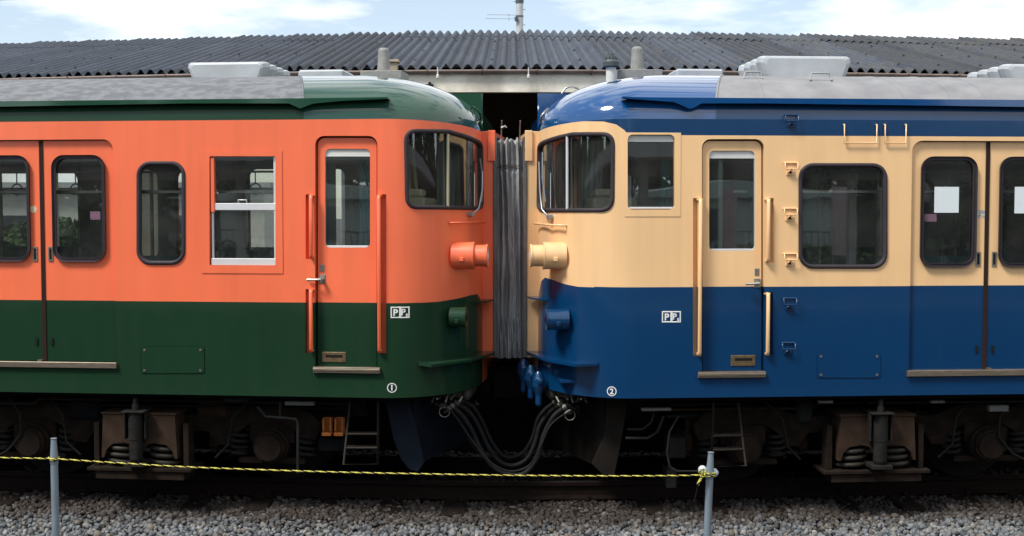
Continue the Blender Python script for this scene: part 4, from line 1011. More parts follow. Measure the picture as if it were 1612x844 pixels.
# ------------------------------------------------------------------ gangway bellows between the two cars
xa = LEFT.P(-.135, 1.0, 0); xb = RIGHT.P(-.135, 1.0, 0)
def bellows():
    nz, nx = 130, 90; mb = MB()
    ring_pts = []
    # ring path: near side bottom -> top -> far side; (v offset direction, z)
    ya = 11.03; hwid = .0
    path = []
    for i in range(nz + 1): path.append((ya, 1.12 + 1.98 * i / nz, (0, -1, 0)))
    for i in range(1, 13): path.append((ya + .9 * i / 12, 3.10 + .03 * math.sin(PI * i / 12), (0, 0, 1)))
    for i in range(1, 20): path.append((ya + .9, 3.10 - 1.98 * i / 19, (0, 1, 0)))
    ph = [random.uniform(0, 6) for _ in range(8)]
    rows = []; nz_rows = len(path)
    def coarse(a, b):
        g = rng.normal(size=(a, b)); yi = np.linspace(0, a - 1, nz_rows); xi = np.linspace(0, b - 1, nx + 1)
        t_ = np.array([np.interp(xi, np.arange(b), g[k]) for k in range(a)]); return np.array([np.interp(yi, np.arange(a), t_[:, k]) for k in range(nx + 1)]).T
    vn = coarse(14, 9) * .5 + coarse(50, 22) * .35 + coarse(110, 60) * .25
    for j, (y, z, nr) in enumerate(path):
        row = []
        for i in range(nx + 1):
            f = i / nx; x = xa.x + (xb.x - xa.x) * f
            edge = min(1, f * 9, (1 - f) * 9)
            wv = 0
            top = max(0, (z - 2.93) / .23)
            fq = 6.5
            wob = .06 * math.sin(z * 1.1 + ph[0] + 2.4 * f) + .022 * math.sin(z * 3.7 + ph[1] + 7 * f) + .008 * math.sin(z * 11 + 5 * f + ph[6])
            nz_ = float(vn[min(nz_rows - 1, j), i])
            fq = 4.8 + .8 * math.sin(z * .9 + ph[7])
            wv = math.sin((f + wob) * 2 * PI * fq + ph[2] + .9 * nz_); wv = abs(wv) ** .7 * (1 if wv > 0 else -1)
            wv2 = math.sin((f + wob * 1.5) * 2 * PI * 2.6 + ph[3] + .8 * math.sin(z * 2.2))
            d = edge * (.022 * wv + .020 * wv2 + .004 * nz_ + .012 * math.sin(f * 60 + z * 9 + ph[4]) * (z < 1.5) + .03 * top)
            if abs(z - 2.86) < .02 and nr[1] == -1: d -= .02 * edge
            zz = z + (.025 * (math.sin(f * 2 * PI * 5 + ph[5]) + 1.2 * nz_) * top * edge if nr[1] == -1 else (0))
            row.append((x, y + nr[1] * d, zz + nr[2] * d * .5))
        rows.append(row)
    mb.grid(rows)
    ob = mb.build('gangway_bellows', CANVAS, None, origin=(.5 * (xa.x + xb.x), 11.4, 1.1), recalc=False)
    tag(ob, 'grey pleated canvas bellows joining the two railcars', 'gangway bellows')
    mb = MB(); pts = []
    for i in range(0, nx + 1): 
        f = i / nx; pts.append((xa.x + (xb.x - xa.x) * f, ya - .035 - .012 * abs(math.sin(f * PI * 5)), 2.86 + .006 * math.sin(f * 14)))
    mb.tube(pts, .004, 5); mb.build('tie_cord', mat('dark cord', (.05, .05, .05), .8), ob)
    for sx, x in ((0, .08), (1, .88)):
        xx = xa.x + (xb.x - xa.x) * x * .9 + .02; mb = MB()
        mb.tube([(xx, 11.0, 3.05), (xx, 11.0, 3.22), (xx + .004, 10.97, 3.285)], .007, 6)
        if not sx: mb.tube([(xx, 10.96, 3.22), (xx + .035, 10.95, 3.235), (xx + .045, 10.95, 3.22)], .010, 6)
        mb.build('hanger_rod', STEEL, ob)
bellows()

# jumper hoses drooping between the cars
def hose(pxs, Y0, r, lab):
    pts = [at_depth(x, y, Y0) for x, y in pxs]; sm = []
    n = len(pts)
    for i in range(n - 1):
        p0, p1, p2, p3 = pts[max(0, i - 1)], pts[i], pts[i + 1], pts[min(n - 1, i + 2)]
        for k in range(6):
            t = k / 6; sm.append(.5 * ((2 * p1) + (-p0 + p2) * t + (2 * p0 - 5 * p1 + 4 * p2 - p3) * t * t + (-p0 + 3 * p1 - 3 * p2 + p3) * t ** 3))
    sm.append(pts[-1]); mb = MB(); mb.tube(sm, r, 10); o = mb.build('jumper_hose', HOSE, None, origin=(sm[len(sm) // 2].x, Y0, sm[len(sm) // 2].z))
    tag(o, lab, 'hose', 'hoses drooping between the railcars')
    for a, b in ((0, 2), (-1, -3)):
        mb = MB(); mb.tube([sm[a], sm[b]], r * 1.6, 10); mb.tube([sm[a].lerp(sm[b], .4), sm[a].lerp(sm[b], .6)], r * 2.1, 8); mb.build('hose_fitting', mat('hose fitting', (.10, .10, .09), .5, .6, var=.5, scale=30), o)
    return o
hose([(708, 638), (728, 655), (744, 680), (758, 710), (776, 735), (800, 747), (826, 745), (846, 720), (856, 685), (872, 655), (892, 640)], 10.48, .021, 'nearest and lowest of the black hoses drooping between the railcars')
hose([(716, 634), (738, 648), (754, 672), (768, 702), (786, 726), (808, 733), (830, 722), (843, 695), (850, 670), (866, 648), (884, 636)], 10.62, .020, 'middle black hose hanging between the railcars above the lowest one')
hose([(724, 630), (744, 640), (760, 665), (772, 692), (790, 716), (806, 720), (824, 712), (838, 690), (846, 662), (858, 645), (876, 632)], 10.78, .018, 'uppermost and rearmost black hose hanging between the railcars')
hose([(700, 628), (722, 636), (742, 640), (752, 634)], 10.9, .016, 'short black air hose by the green nose under the coupler')

def fittings(px, py, Y, sgn, lab):
    c = at_depth(px, py, Y); rs = random.Random(int(px)); root = empty('hose_coupling', c, lab, 'coupling', 'hose couplings under the car noses')
    parts = [MB(), MB()]
    for k in range(16):
        p = c + Vector((rs.uniform(-.09, .09), rs.uniform(-.05, .12), rs.uniform(-.045, .05) - sgn * 0)); a = Vector((rs.uniform(-1, 1), rs.uniform(-.6, .3), rs.uniform(-.7, .7))).normalized(); l = rs.uniform(.03, .08); r_ = rs.uniform(.007, .017)
        parts[k % 2].lathe(p, a, [(0, r_), (l * .3, r_), (l * .32, r_ * 1.5), (l * .5, r_ * 1.5), (l * .52, r_ * .9), (l, r_ * .8)], 8)
    parts[0].build('coupling_body', DIRTY, root); parts[1].build('coupling_clamp', mat('worn zinc', (.22, .21, .19), .45, .8, var=.6, scale=40), root)
    mb = MB(); mb.tube([c + Vector((.045 * math.cos(t * PI / 7) + .01 * sgn, -.06, -.05 + .045 * math.sin(t * PI / 7))) for t in range(14)], .004, 5, closed=True); mb.build('ring', STEEL, root)
    return root
fittings(702, 638, 10.55, -1, 'cluster of grimy metal hose couplings under the green nose'); fittings(895, 643, 10.55, 1, 'cluster of grimy metal hose couplings under the blue nose')
for k_, (dx, lab) in enumerate(((0, 'thin frayed cable hanging between the railcars ahead of the hoses'), (1, 'thin cable looping between the railcars behind the hoses'))):
    hose([(704, 640), (722, 662), (748, 700 + 8 * k_), (772, 728 - 16 * k_), (803, 742 - 22 * k_), (834, 732 - 16 * k_), (852, 700), (868, 668), (898, 646)], 10.4 + .5 * k_, .009, lab)

# ------------------------------------------------------------------ track
def track_y(x):
    a = math.tan(math.radians(5.9)) if x < 0 else math.tan(math.radians(4.1)); return 11.45 + a * (math.sqrt(x * x + .6) - math.sqrt(.6))
def rail(dy, lab, h=.0):
    mb = MB(); xs = np.linspace(-16, 16, 81); pr = [(-.062, -.155), (-.062, -.145), (-.012, -.125), (-.008, -.045), (-.032, -.035), (-.032, -.006), (-.024, 0), (.024, 0), (.032, -.006), (.032, -.035), (.008, -.045), (.012, -.125), (.062, -.145), (.062, -.155)]
    rows = [[(x, track_y(x) + dy + a, b) for a, b in pr] for x in xs]
    mb.grid(rows, 0, False, closed=True); n = len(pr)
    for f_i, f in enumerate(mb.f):
        if f_i % n == 6: mb.m[f_i] = 1
    o = mb.build('rail', [mat('rusted rail', (.016, .010, .008), .9, var=.4, scale=20, bump=.001, bscale=80), mat('polished rail head', (.06, .055, .05), .5, .6)], None, origin=(0, 11.45 + dy, -.155))
    return tag(o, lab, 'rail', 'rails under the train')
rail(-.5335, 'rusty brown steel rail running along the ballast, nearer to the rope')
rail(.5335, 'rusty brown steel rail under the cars, farther from the rope')
WOOD = mat('creosoted sleeper', (.014, .010, .008), .9, var=.5, scale=6, vscale=(4, 1, 4), bump=.004, bscale=30)
slab_names = []
x = -9.3; first = None; k = 0
while x < 9.4:
    if first is None:
        mb = MB(); mb.box((-.11, -1.05, -.15), (.11, 1.05, 0), 0, .012); first = mb.build('sleeper', WOOD, None); o = first
        mb = MB(); mb.box((-.09, -.62, .001), (.09, -.45, .012)); mb.lathe((.05, -.62, .012), (0, 0, 1), [(0, .02), (.04, .015)], 8); mb.lathe((-.05, -.45, .012), (0, 0, 1), [(0, .02), (.04, .015)], 8); pl_ = mb.build('rail_clip', RUSTY, first)
    else:
        o = first.copy(); col.objects.link(o); c_ = pl_.copy(); col.objects.link(c_); c_.parent = o
    o.location = (x + random.uniform(-.02, .02), track_y(x) + random.uniform(-.02, .03), -.168); o.rotation_euler = (0, 0, random.uniform(-.02, .02))
    tag(o, 'dark wooden sleeper half sunk in the ballast under the rails', 'sleeper', 'sleepers under the rails'); x += .585; k += 1

# ballast: thousands of separate stones in one mesh
def stones():
    base = []
    bm = bmesh.new(); bmesh.ops.create_icosphere(bm, subdivisions=1, radius=1)
    bv = np.array([v.co[:] for v in bm.verts]); bf = np.array([[v.index for v in f.verts] for f in bm.faces]); bm.free()
    variants = []
    for _ in range(24):
        v = bv.copy(); d = rng.normal(size=(6, 3)); d /= np.linalg.norm(d, axis=1)[:, None]
        for q in d:
            c = rng.uniform(.55, .85); pr = v @ q; over = np.maximum(pr - c, 0); v -= over[:, None] * q
        v *= 1 + rng.normal(0, .07, (len(v), 1)); variants.append(v)
    P, R, S = [], [], []
    def band(x0, x1, y0, y1, pitch, top, layers, smin, smax):
        xs = np.arange(x0, x1, pitch); ys = np.arange(y0, y1, pitch)
        for l in range(layers):
            X, Y = np.meshgrid(xs, ys); X = X.ravel() + rng.uniform(-.6, .6, X.size) * pitch; Y = Y.ravel() + rng.uniform(-.6, .6, Y.size) * pitch
            z = top(X, Y) + rng.uniform(-.014, .010, X.size) - l * .022
            for a, b, c in zip(X, Y, z): P.append((a, b, c)); S.append(rng.uniform(smin, smax) * (1 if rng.random() > .06 else 1.35))
    def top(X, Y):
        ty = np.array([track_y(a) for a in X]); d = ty - Y
        z = np.where(d > 1.25, -.190 - (d - 1.25) * .16, -.190)
        z += .012 * np.sin(X * 3.1) * np.cos(Y * 5.3)
        return z
    band(-6.2, 6.4, 9.2, 10.9, .038, top, 2, .013, .034)
    band(-6.5, 6.7, 10.9, 13.2, .05, top, 1, .020, .034)
    P = np.array(P); n = len(P); S = np.array(S); vi = rng.integers(0, 24, n); nv = len(bv); nf = len(bf)
    allv = np.stack(variants)[vi] * (S[:, None, None] * rng.uniform(.75, 1.2, (n, 1, 3)))
    q = rng.normal(size=(n, 4)); q /= np.linalg.norm(q, axis=1)[:, None]; w_, x_, y_, z_ = q.T
    M = np.stack([1 - 2 * (y_ * y_ + z_ * z_), 2 * (x_ * y_ - z_ * w_), 2 * (x_ * z_ + y_ * w_), 2 * (x_ * y_ + z_ * w_), 1 - 2 * (x_ * x_ + z_ * z_), 2 * (y_ * z_ - x_ * w_), 2 * (x_ * z_ - y_ * w_), 2 * (y_ * z_ + x_ * w_), 1 - 2 * (x_ * x_ + y_ * y_)], 1).reshape(n, 3, 3)
    allv = np.einsum('nij,nvj->nvi', M, allv) + P[:, None, :]
    me = bpy.data.meshes.new('ballast'); me.vertices.add(n * nv); me.vertices.foreach_set('co', allv.ravel().astype(np.float32))
    fa = (bf[None] + (np.arange(n) * nv)[:, None, None]).reshape(-1, 3); me.loops.add(fa.size); me.loops.foreach_set('vertex_index', fa.ravel().astype(np.int32))
    me.polygons.add(len(fa)); me.polygons.foreach_set('loop_start', (np.arange(len(fa)) * 3).astype(np.int32)); me.polygons.foreach_set('loop_total', np.full(len(fa), 3, np.int32))
    at = me.attributes.new('tone', 'FLOAT', 'FACE'); at.data.foreach_set('value', np.repeat(rng.random(n), nf).astype(np.float32))
    dd = np.array([track_y(a) for a in P[:, 0]]) - P[:, 1]; rust = np.clip((1.55 - dd) / .36, 0, 1) * .92 + rng.normal(0, .18, n) + .05
    at = me.attributes.new('rust', 'FLOAT', 'FACE'); at.data.foreach_set('value', np.repeat(np.clip(rust, 0, 1), nf).astype(np.float32))
    me.update(); me.validate()
    m = bpy.data.materials.new('crushed stone'); m.use_nodes = True; t = m.node_tree; b = t.nodes['Principled BSDF']; b.inputs['Roughness'].default_value = .85
    a1 = t.nodes.new('ShaderNodeAttribute'); a1.attribute_name = 'tone'; r = t.nodes.new('ShaderNodeValToRGB'); e = r.color_ramp.elements
    e[0].position = 0; e[0].color = (.055, .063, .072, 1); e[1].position = 1; e[1].color = (.44, .45, .445, 1)
    for p_, c_ in ((.3, (.15, .17, .185)), (.6, (.245, .265, .285)), (.8, (.26, .25, .225)), (.9, (.17, .14, .11))): z_ = r.color_ramp.elements.new(p_); z_.color = (*c_, 1)
    a2 = t.nodes.new('ShaderNodeAttribute'); a2.attribute_name = 'rust'; mx = t.nodes.new('ShaderNodeMixRGB'); mx.inputs['Color2'].default_value = (.034, .023, .016, 1)
    nn = t.nodes.new('ShaderNodeTexNoise'); nn.inputs['Scale'].default_value = 90; tcn = t.nodes.new('ShaderNodeTexCoord'); t.links.new(tcn.outputs['Object'], nn.inputs['Vector'])
    ml = t.nodes.new('ShaderNodeMixRGB'); ml.blend_type = 'MULTIPLY'; ml.inputs['Fac'].default_value = .6
    t.links.new(a1.outputs['Fac'], r.inputs['Fac']); t.links.new(r.outputs[0], mx.inputs['Color1']); t.links.new(a2.outputs['Fac'], mx.inputs['Fac']); t.links.new(mx.outputs[0], ml.inputs['Color1']); t.links.new(nn.outputs['Fac'], ml.inputs['Color2'])
    br = t.nodes.new('ShaderNodeBrightContrast'); br.inputs['Bright'].default_value = .0; t.links.new(ml.outputs[0], br.inputs[0]); t.links.new(br.outputs[0], b.inputs['Base Color'])
    bp = t.nodes.new('ShaderNodeBump'); bp.inputs['Distance'].default_value = .003; t.links.new(nn.outputs['Fac'], bp.inputs['Height']); t.links.new(bp.outputs[0], b.inputs['Normal'])
    me.materials.append(m); ob = bpy.data.objects.new('ballast', me); col.objects.link(ob)
    tag(ob, 'grey crushed stone ballast along the track, browner towards the rail', 'ballast', kind='stuff')
stones()

# ground sheet out to the horizon, with a dip for the track bed
GRAV = mat('ground gravel', (.085, .080, .075), .95, scale=45, col2=(.03, .028, .026), bump=.02, bscale=60)
mb = MB(); ys = [-400, -60, -9, 9.0, 9.9, 10.3, 10.5, 13.5, 14.2, 60, 400]; zs_ = [-.3, -.3, -.34, -.34, -.30, -.26, -.24, -.24, -.24, -.2, -.2]
mb.grid([[(x_, y_, z_) for x_ in (-400, -60, -12, 12, 60, 400)] for y_, z_ in zip(ys, zs_)], 0, True)
tag(mb.build('ground', GRAV, None), kind='structure')

# ------------------------------------------------------------------ rope on steel posts
POSTM = mat('galvanised blue grey post', (.24, .30, .35), .5, .35, var=.3, scale=12, vscale=(1, 1, .4), bump=.0008, bscale=60)
PY = 8.4
def post(pxt, pyt, pxb, lab, dx=0):
    t_ = at_depth(pxt, pyt, PY); b_ = at_depth(pxb, 844, PY); k_ = (t_.z + .42) / (t_.z - b_.z); foot = t_ + (b_ - t_) * k_
    root = empty('rope_post', foot, lab, 'post', 'steel posts holding the rope')
    ax_ = (t_ - foot); L_ = ax_.length; a = ax_.normalized()
    mb = MB(); h = L_ - .165
    mb.lathe(foot, a, [(0, .0265), (h, .0255)], 20); mb.build('pipe', POSTM, root)
    mb = MB(); mb.lathe(foot + a * (h - .012), a, [(0, .0285), (.02, .0285), (.165, .019), (.172, .019), (.174, .022), (.178, .022), (.180, .008)], 20)
    mb.build('tapered_cap', POSTM, root)
    return root, foot, a, L_
pl1 = post(84.5, 690, 88, 'steel post at the left with the rope passing across it')
post(-262, 684, -254, 'steel post farthest to the left, beyond the first door of the green and orange car')
pl2 = post(1119, 712, 1113, 'steel post at the right where the rope ends in a knot')
mb = MB(); f_, a_ = pl2[1], pl2[2]; kz = at_depth(1117, 745, PY)
mb.lathe(kz + Vector((-.045, .05, .018)), (0, -1, 0), [(0, .02), (.012, .03), (.035, .032), (.05, .026), (.06, .01)], 16)
mb.lathe(kz + Vector((.03, .03, -.003)), (1, 0, 0), [(0, .03), (.02, .03), (.03, .018), (.038, .006)], 16)
mb.build('insulator_knob', mat('pale grey plastic', (.50, .55, .58), .5), pl2[0])

def strand_tube(mb, pts, R, r, pitch, nstr=3):
    P = [Vector(p) for p in pts]; d = [0.]
    for i in range(1, len(P)): d.append(d[-1] + (P[i] - P[i - 1]).length)
    L_ = d[-1]; n = int(L_ / pitch * 6); i = 1
    path = [[] for _ in range(nstr)]
    for k in range(n + 1):
        s_ = L_ * k / n
        while i < len(P) - 1 and d[i] < s_: i += 1
        t = (s_ - d[i - 1]) / max(1e-9, d[i] - d[i - 1]); c = P[i - 1].lerp(P[i], t); tg = (P[i] - P[i - 1]).normalized()
        u = tg.cross(Vector((0, .3, 1))).normalized(); v = tg.cross(u)
        for m_ in range(nstr):
            a = 2 * PI * (s_ / pitch + m_ / nstr); path[m_].append(c + (u * math.cos(a) + v * math.sin(a)) * R)
    for m_ in range(nstr): mb.tube(path[m_], r, 5, 1 if m_ == 0 else 0)
YEL = mat('yellow rope strand', (.62, .56, .10), .7, var=.25, scale=60); BLK = mat('black rope strand', (.02, .02, .018), .7)
mb = MB(); rp = [(-260, 712), (-100, 716), (0, 720.5), (84, 722.5), (170, 728), (300, 735.5), (450, 741), (600, 745), (806, 748.5), (950, 749.5), (1060, 749), (1100, 748), (1110, 747)]
pts = [at_depth(x_, y_, PY - .035) for x_, y_ in rp]; sm = []
for i in range(len(pts) - 1):
    p0, p1, p2, p3 = pts[max(0, i - 1)], pts[i], pts[i + 1], pts[min(len(pts) - 1, i + 2)]
    for k in range(8):
        t = k / 8; sm.append(.5 * ((2 * p1) + (-p0 + p2) * t + (2 * p0 - 5 * p1 + 4 * p2 - p3) * t * t + (-p0 + 3 * p1 - 3 * p2 + p3) * t ** 3))
sm.append(pts[-1]); strand_tube(mb, sm, .0030, .0033, .082)
rope = mb.build('rope', [YEL, BLK], None, origin=sm[len(sm) // 2]); tag(rope, 'yellow and black twisted rope stretched between the steel posts in front of the train', 'rope')
mb = MB(); c = at_depth(1117, 747, PY)      # loop round the right post, knot and loose tail
strand_tube(mb, [c + Vector((.036 * math.cos(t * PI / 8), .036 * math.sin(t * PI / 8), -.006 + .006 * math.cos(t))) for t in range(17)], .0030, .0033, .06)
strand_tube(mb, [c + Vector((.036 * math.cos(t * PI / 8), .036 * math.sin(t * PI / 8), .012)) for t in range(17)], .0030, .0033, .06)
k0 = at_depth(1105, 744, PY - .04)
strand_tube(mb, [k0 + Vector((.02 * math.cos(t * PI / 5) * (1 + .2 * math.sin(t)), -.012 + .012 * math.sin(t * 1.3), .026 * math.sin(t * PI / 5))) for t in range(18)], .0030, .0033, .05)
strand_tube(mb, [k0, k0 + Vector((-.005, -.01, -.03)), k0 + Vector((-.018, -.01, -.06)), k0 + Vector((-.03, -.008, -.085))], .0055, .0055, .06)
mb.build('knot', [YEL, BLK], rope)
mb = MB(); mb.tube([k0 + Vector((-.03, -.008, -.085)), k0 + Vector((-.035, -.006, -.12)), k0 + Vector((-.046, -.006, -.17)), k0 + Vector((-.056, -.004, -.20))], .0025, 5); mb.build('frayed_tail', BLK, rope)
mb = MB(); c = at_depth(84.5, 722, PY)
strand_tube(mb, [c + Vector((.034 * math.cos(t * PI / 8), .034 * math.sin(t * PI / 8), .008 * math.cos(t * .7))) for t in range(17)], .004, .0045, .06); mb.build('rope_loop', [YEL, BLK], rope)

# ------------------------------------------------------------------ station building behind the train
def by(x): return (.24 if x < 0 else .16) * (math.sqrt(x * x + 9) - 3)
sb = empty('station_building', (0, 16, 0), 'long station building with dark corrugated slate roof behind the train', 'building')
RM = mat('weathered blue grey slate', (.036, .048, .070), .8, scale=2.2, col2=(.020, .026, .038), bump=.004, bscale=45, vscale=(1, .5, 1))
def add_moss(m):
    t = m.node_tree; b = t.nodes['Principled BSDF']; src = b.inputs['Base Color'].links[0].from_socket
    tcn = t.nodes.new('ShaderNodeTexCoord'); sp = t.nodes.new('ShaderNodeSeparateXYZ'); t.links.new(tcn.outputs['Object'], sp.inputs[0])
    nn = t.nodes.new('ShaderNodeTexNoise'); nn.inputs['Scale'].default_value = 3.5; nn.inputs['Detail'].default_value = 8; nn.inputs['Roughness'].default_value = .7; t.links.new(tcn.outputs['Object'], nn.inputs['Vector'])
    ma = t.nodes.new('ShaderNodeMath'); ma.operation = 'MULTIPLY_ADD'; ma.inputs[1].default_value = .022; t.links.new(sp.outputs['X'], ma.inputs[0]); t.links.new(nn.outputs['Fac'], ma.inputs[2])
    r = t.nodes.new('ShaderNodeValToRGB'); r.color_ramp.elements[0].position = .50; r.color_ramp.elements[1].position = .75; r.color_ramp.elements[1].color = (.8, .8, .8, 1); t.links.new(ma.outputs[0], r.inputs['Fac'])
    mx = t.nodes.new('ShaderNodeMixRGB'); mx.inputs['Color2'].default_value = (.060, .058, .050, 1); t.links.new(r.outputs[0], mx.inputs['Fac']); t.links.new(src, mx.inputs['Color1']); t.links.new(mx.outputs[0], b.inputs['Base Color'])
    n2 = t.nodes.new('ShaderNodeTexNoise'); n2.inputs['Scale'].default_value = 22; n2.inputs['Detail'].default_value = 3; t.links.new(tcn.outputs['Object'], n2.inputs['Vector'])
    r2 = t.nodes.new('ShaderNodeValToRGB'); r2.color_ramp.elements[0].position = .66; r2.color_ramp.elements[1].position = .72; t.links.new(n2.outputs['Fac'], r2.inputs['Fac'])
    m3 = t.nodes.new('ShaderNodeMixRGB'); m3.inputs['Color2'].default_value = (.15, .155, .15, 1); ms = t.nodes.new('ShaderNodeMath'); ms.operation = 'MULTIPLY'; ms.inputs[1].default_value = .5
    t.links.new(r2.outputs[0], ms.inputs[0]); t.links.new(ms.outputs[0], m3.inputs['Fac']); t.links.new(mx.outputs[0], m3.inputs['Color1']); t.links.new(m3.outputs[0], b.inputs['Base Color'])
add_moss(RM)
def sheet_tone(m, x0, wd):
    t = m.node_tree; b = t.nodes['Principled BSDF']; src = b.inputs['Base Color'].links[0].from_socket
    tcn = t.nodes.new('ShaderNodeTexCoord'); sp = t.nodes.new('ShaderNodeSeparateXYZ'); t.links.new(tcn.outputs['Object'], sp.inputs[0])
    a = t.nodes.new('ShaderNodeMath'); a.operation = 'SUBTRACT'; a.inputs[1].default_value = x0; d = t.nodes.new('ShaderNodeMath'); d.operation = 'DIVIDE'; d.inputs[1].default_value = wd
    f = t.nodes.new('ShaderNodeMath'); f.operation = 'FLOOR'; wn = t.nodes.new('ShaderNodeTexWhiteNoise'); wn.noise_dimensions = '1D'
    mr = t.nodes.new('ShaderNodeMapRange'); mr.inputs['To Min'].default_value = .72; mr.inputs['To Max'].default_value = 1.3
    hs = t.nodes.new('ShaderNodeHueSaturation')
    t.links.new(sp.outputs['X'], a.inputs[0]); t.links.new(a.outputs[0], d.inputs[0]); t.links.new(d.outputs[0], f.inputs[0]); t.links.new(f.outputs[0], wn.inputs['W'])
    t.links.new(wn.outputs['Value'], mr.inputs['Value']); t.links.new(mr.outputs[0], hs.inputs['Value']); t.links.new(src, hs.inputs['Color']); t.links.new(hs.outputs[0], b.inputs['Base Color'])
sheet_tone(RM, -13.5, .91)
PW = .130; YE, YR, ZE, ZR = 13.8, 19.4, 4.085, 5.29
def corr(name, t0, t1, dz, amp, x0=-13.5, x1=13.5, sheets=7, nrow=2, jit=0, mt=RM, back=False):
    n = int((x1 - x0) / PW * 12); mb = MB(); rows = []; low = []
    rj = [random.uniform(-.006, .010) for _ in range(400)]; ry = [random.uniform(-.03, .03) for _ in range(400)]
    for r in range(nrow + 1):
        row, row2 = [], []
        for i in range(n + 1):
            x_ = x0 + i * PW / 12; ph = (x_ - x0) / PW; sh = int(ph // sheets); f = ph / sheets - sh
            z = amp * (math.cos(2 * PI * ph) - .13 * math.cos(6 * PI * ph) * 0 + .12 * (1 - math.cos(4 * PI * ph))) + .026 * (1 - f) + rj[sh] * jit; t = t0 + (t1 - t0) * r / nrow
            if r == 0: t += ry[sh] * .12 * jit
            if back: y_ = YR + by(x_) + (YR - YE) * .6 * t; zz = ZR - (ZR - ZE) * .6 * t
            else: y_ = YE + by(x_) + (YR - YE) * t; zz = ZE + (ZR - ZE) * t
            row.append((x_, y_, zz + z + dz)); row2.append((x_, y_, zz + z + dz - .009))
        rows.append(row); low.append(row2)
    mb.grid(rows); mb.grid(low); mb.grid([rows[0], low[0]], sm=False)
    if not back and name != 'ridge_cap':
        X_ = x0 + PW * 3
        while X_ < x1 - .5:
            for t in (.10, .34, .60):
                y_ = YE + by(X_) + (YR - YE) * t; z = ZE + (ZR - ZE) * t + dz + amp + .012
                mb.lathe((X_, y_ + random.uniform(-.03, .03), z), (0, 0, 1), [(0, .02), (.012, .014), (.02, .006)], 6, 1)
            X_ += PW * random.choice((3, 3, 4))
    return mb.build(name, [mt, mat('dark bolt', (.03, .03, .035), .6)], sb, recalc=False)
roof = corr('corrugated_roof', 0, 1.0, 0, .029, jit=1)
corr('ridge_cap', .77, 1.003, .014, .029, jit=1)
corr('corrugated_roof', .02, 1, .0, .026, back=True)
mb = MB(); xs = np.linspace(-13.4, 13.4, 90)
pr = [(.036 * math.cos(PI + PI * k / 8), .040 * math.sin(PI + PI * k / 8)) for k in range(9)]; pr += [(a * .9, b * .9) for a, b in pr[::-1]]
mb.grid([[(x_, YE - .028 + by(x_) + a, ZE - .018 + b) for a, b in pr] for x_ in xs], closed=True)
gt = mb.build('gutter', mat('faded brown gutter', (.27, .21, .18), .6, var=.4, scale=6), sb)
for x_ in np.arange(-8.4, 8.6, .62): 
    mb = MB()
    y_ = YE - .03 + by(x_); mb.tube([(x_, y_ + .1, ZE + .0), (x_, y_ - .040, ZE - .02), (x_, y_ - .036, ZE - .055), (x_, y_ + .0, ZE - .068), (x_, y_ + .05, ZE - .06)], .008, 5)
    mb.build('gutter_bracket', mat('rusty bracket', (.12, .07, .045), .8), gt)
WM = mat('stained cream render', (.80, .76, .64), .85, scale=3.5, col2=(.52, .48, .40), bump=.003, bscale=60, thr=(.34, .58))
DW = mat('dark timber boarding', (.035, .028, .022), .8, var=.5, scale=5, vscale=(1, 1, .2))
wl_ = None
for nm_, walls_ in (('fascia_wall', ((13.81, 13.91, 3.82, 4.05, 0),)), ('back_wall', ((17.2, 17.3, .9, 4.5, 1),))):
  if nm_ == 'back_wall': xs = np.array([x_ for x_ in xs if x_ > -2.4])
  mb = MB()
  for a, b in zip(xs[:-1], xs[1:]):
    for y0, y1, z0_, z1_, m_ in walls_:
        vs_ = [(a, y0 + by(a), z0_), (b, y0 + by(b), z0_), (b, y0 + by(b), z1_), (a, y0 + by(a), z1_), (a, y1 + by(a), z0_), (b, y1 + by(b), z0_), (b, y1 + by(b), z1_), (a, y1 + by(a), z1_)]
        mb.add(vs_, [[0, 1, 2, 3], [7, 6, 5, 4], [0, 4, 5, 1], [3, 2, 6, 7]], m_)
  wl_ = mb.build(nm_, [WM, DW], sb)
mb = MB()     # soffit boarding
xs = np.linspace(-13.4, 13.4, 90)
mb.grid([[(x_, YE + by(x_), ZE - .03) for x_ in xs], [(x_, 17.3 + by(x_), ZE + .35) for x_ in xs]]); mb.build('soffit', mat('soffit board', (.16, .14, .12), .85, var=.4), sb, recalc=False)
for x_ in (-10.6, -7.1, -3.6, -1.9, 1.7, 3.4, 6.9, 10.4):
    mb = MB(); y_ = 13.97 + by(x_); mb.box((x_ - .09, y_, .9), (x_ + .09, y_ + .14, 3.823)); mb.build('column', mat('grey steel column', (.16, .17, .18), .6), sb)
mb = MB(); 
for z in (2.2, 3.0, 3.45): mb.box((-1.75, 17.14, z), (1.6, 17.19, z + .03))
mb.build('wall_batten', DW, sb)
c_ = at_depth(617, 103, 13.9); mb = MB(); mb.box((c_.x - .03, 13.7, c_.z - .12), (c_.x + .08, 13.82, c_.z + .01)); mb.box((c_.x - .06, 13.68, c_.z + .012), (c_.x + .10, 13.84, c_.z + .04)); mb.build('downpipe_head', mat('pale fitting', (.46, .38, .27), .7, var=.4), sb)
for px_, py_ in ((689, 120), (832, 120)):
    c_ = at_depth(px_, py_, 13.72); mb = MB(); mb.lathe(c_, (0, 0, 1), [(-.03, .008), (-.02, .018), (.01, .018), (.02, .008), (.1, .006)], 10); mb.build('hanging_insulator', mat('white ceramic', (.6, .6, .55), .4), sb)
c_ = at_depth(676, 134, 13.76); mb = MB(); mb.box((c_.x - .05, 13.755 + by(c_.x), c_.z - .02), (c_.x + .04, 13.81 + by(c_.x), c_.z + .015)); mb.lathe((c_.x, 13.78 + by(c_.x), c_.z + .015), (0, 0, 1), [(0, .02), (.025, .012)], 8); mb.build('wall_fitting', DARKREC, sb)
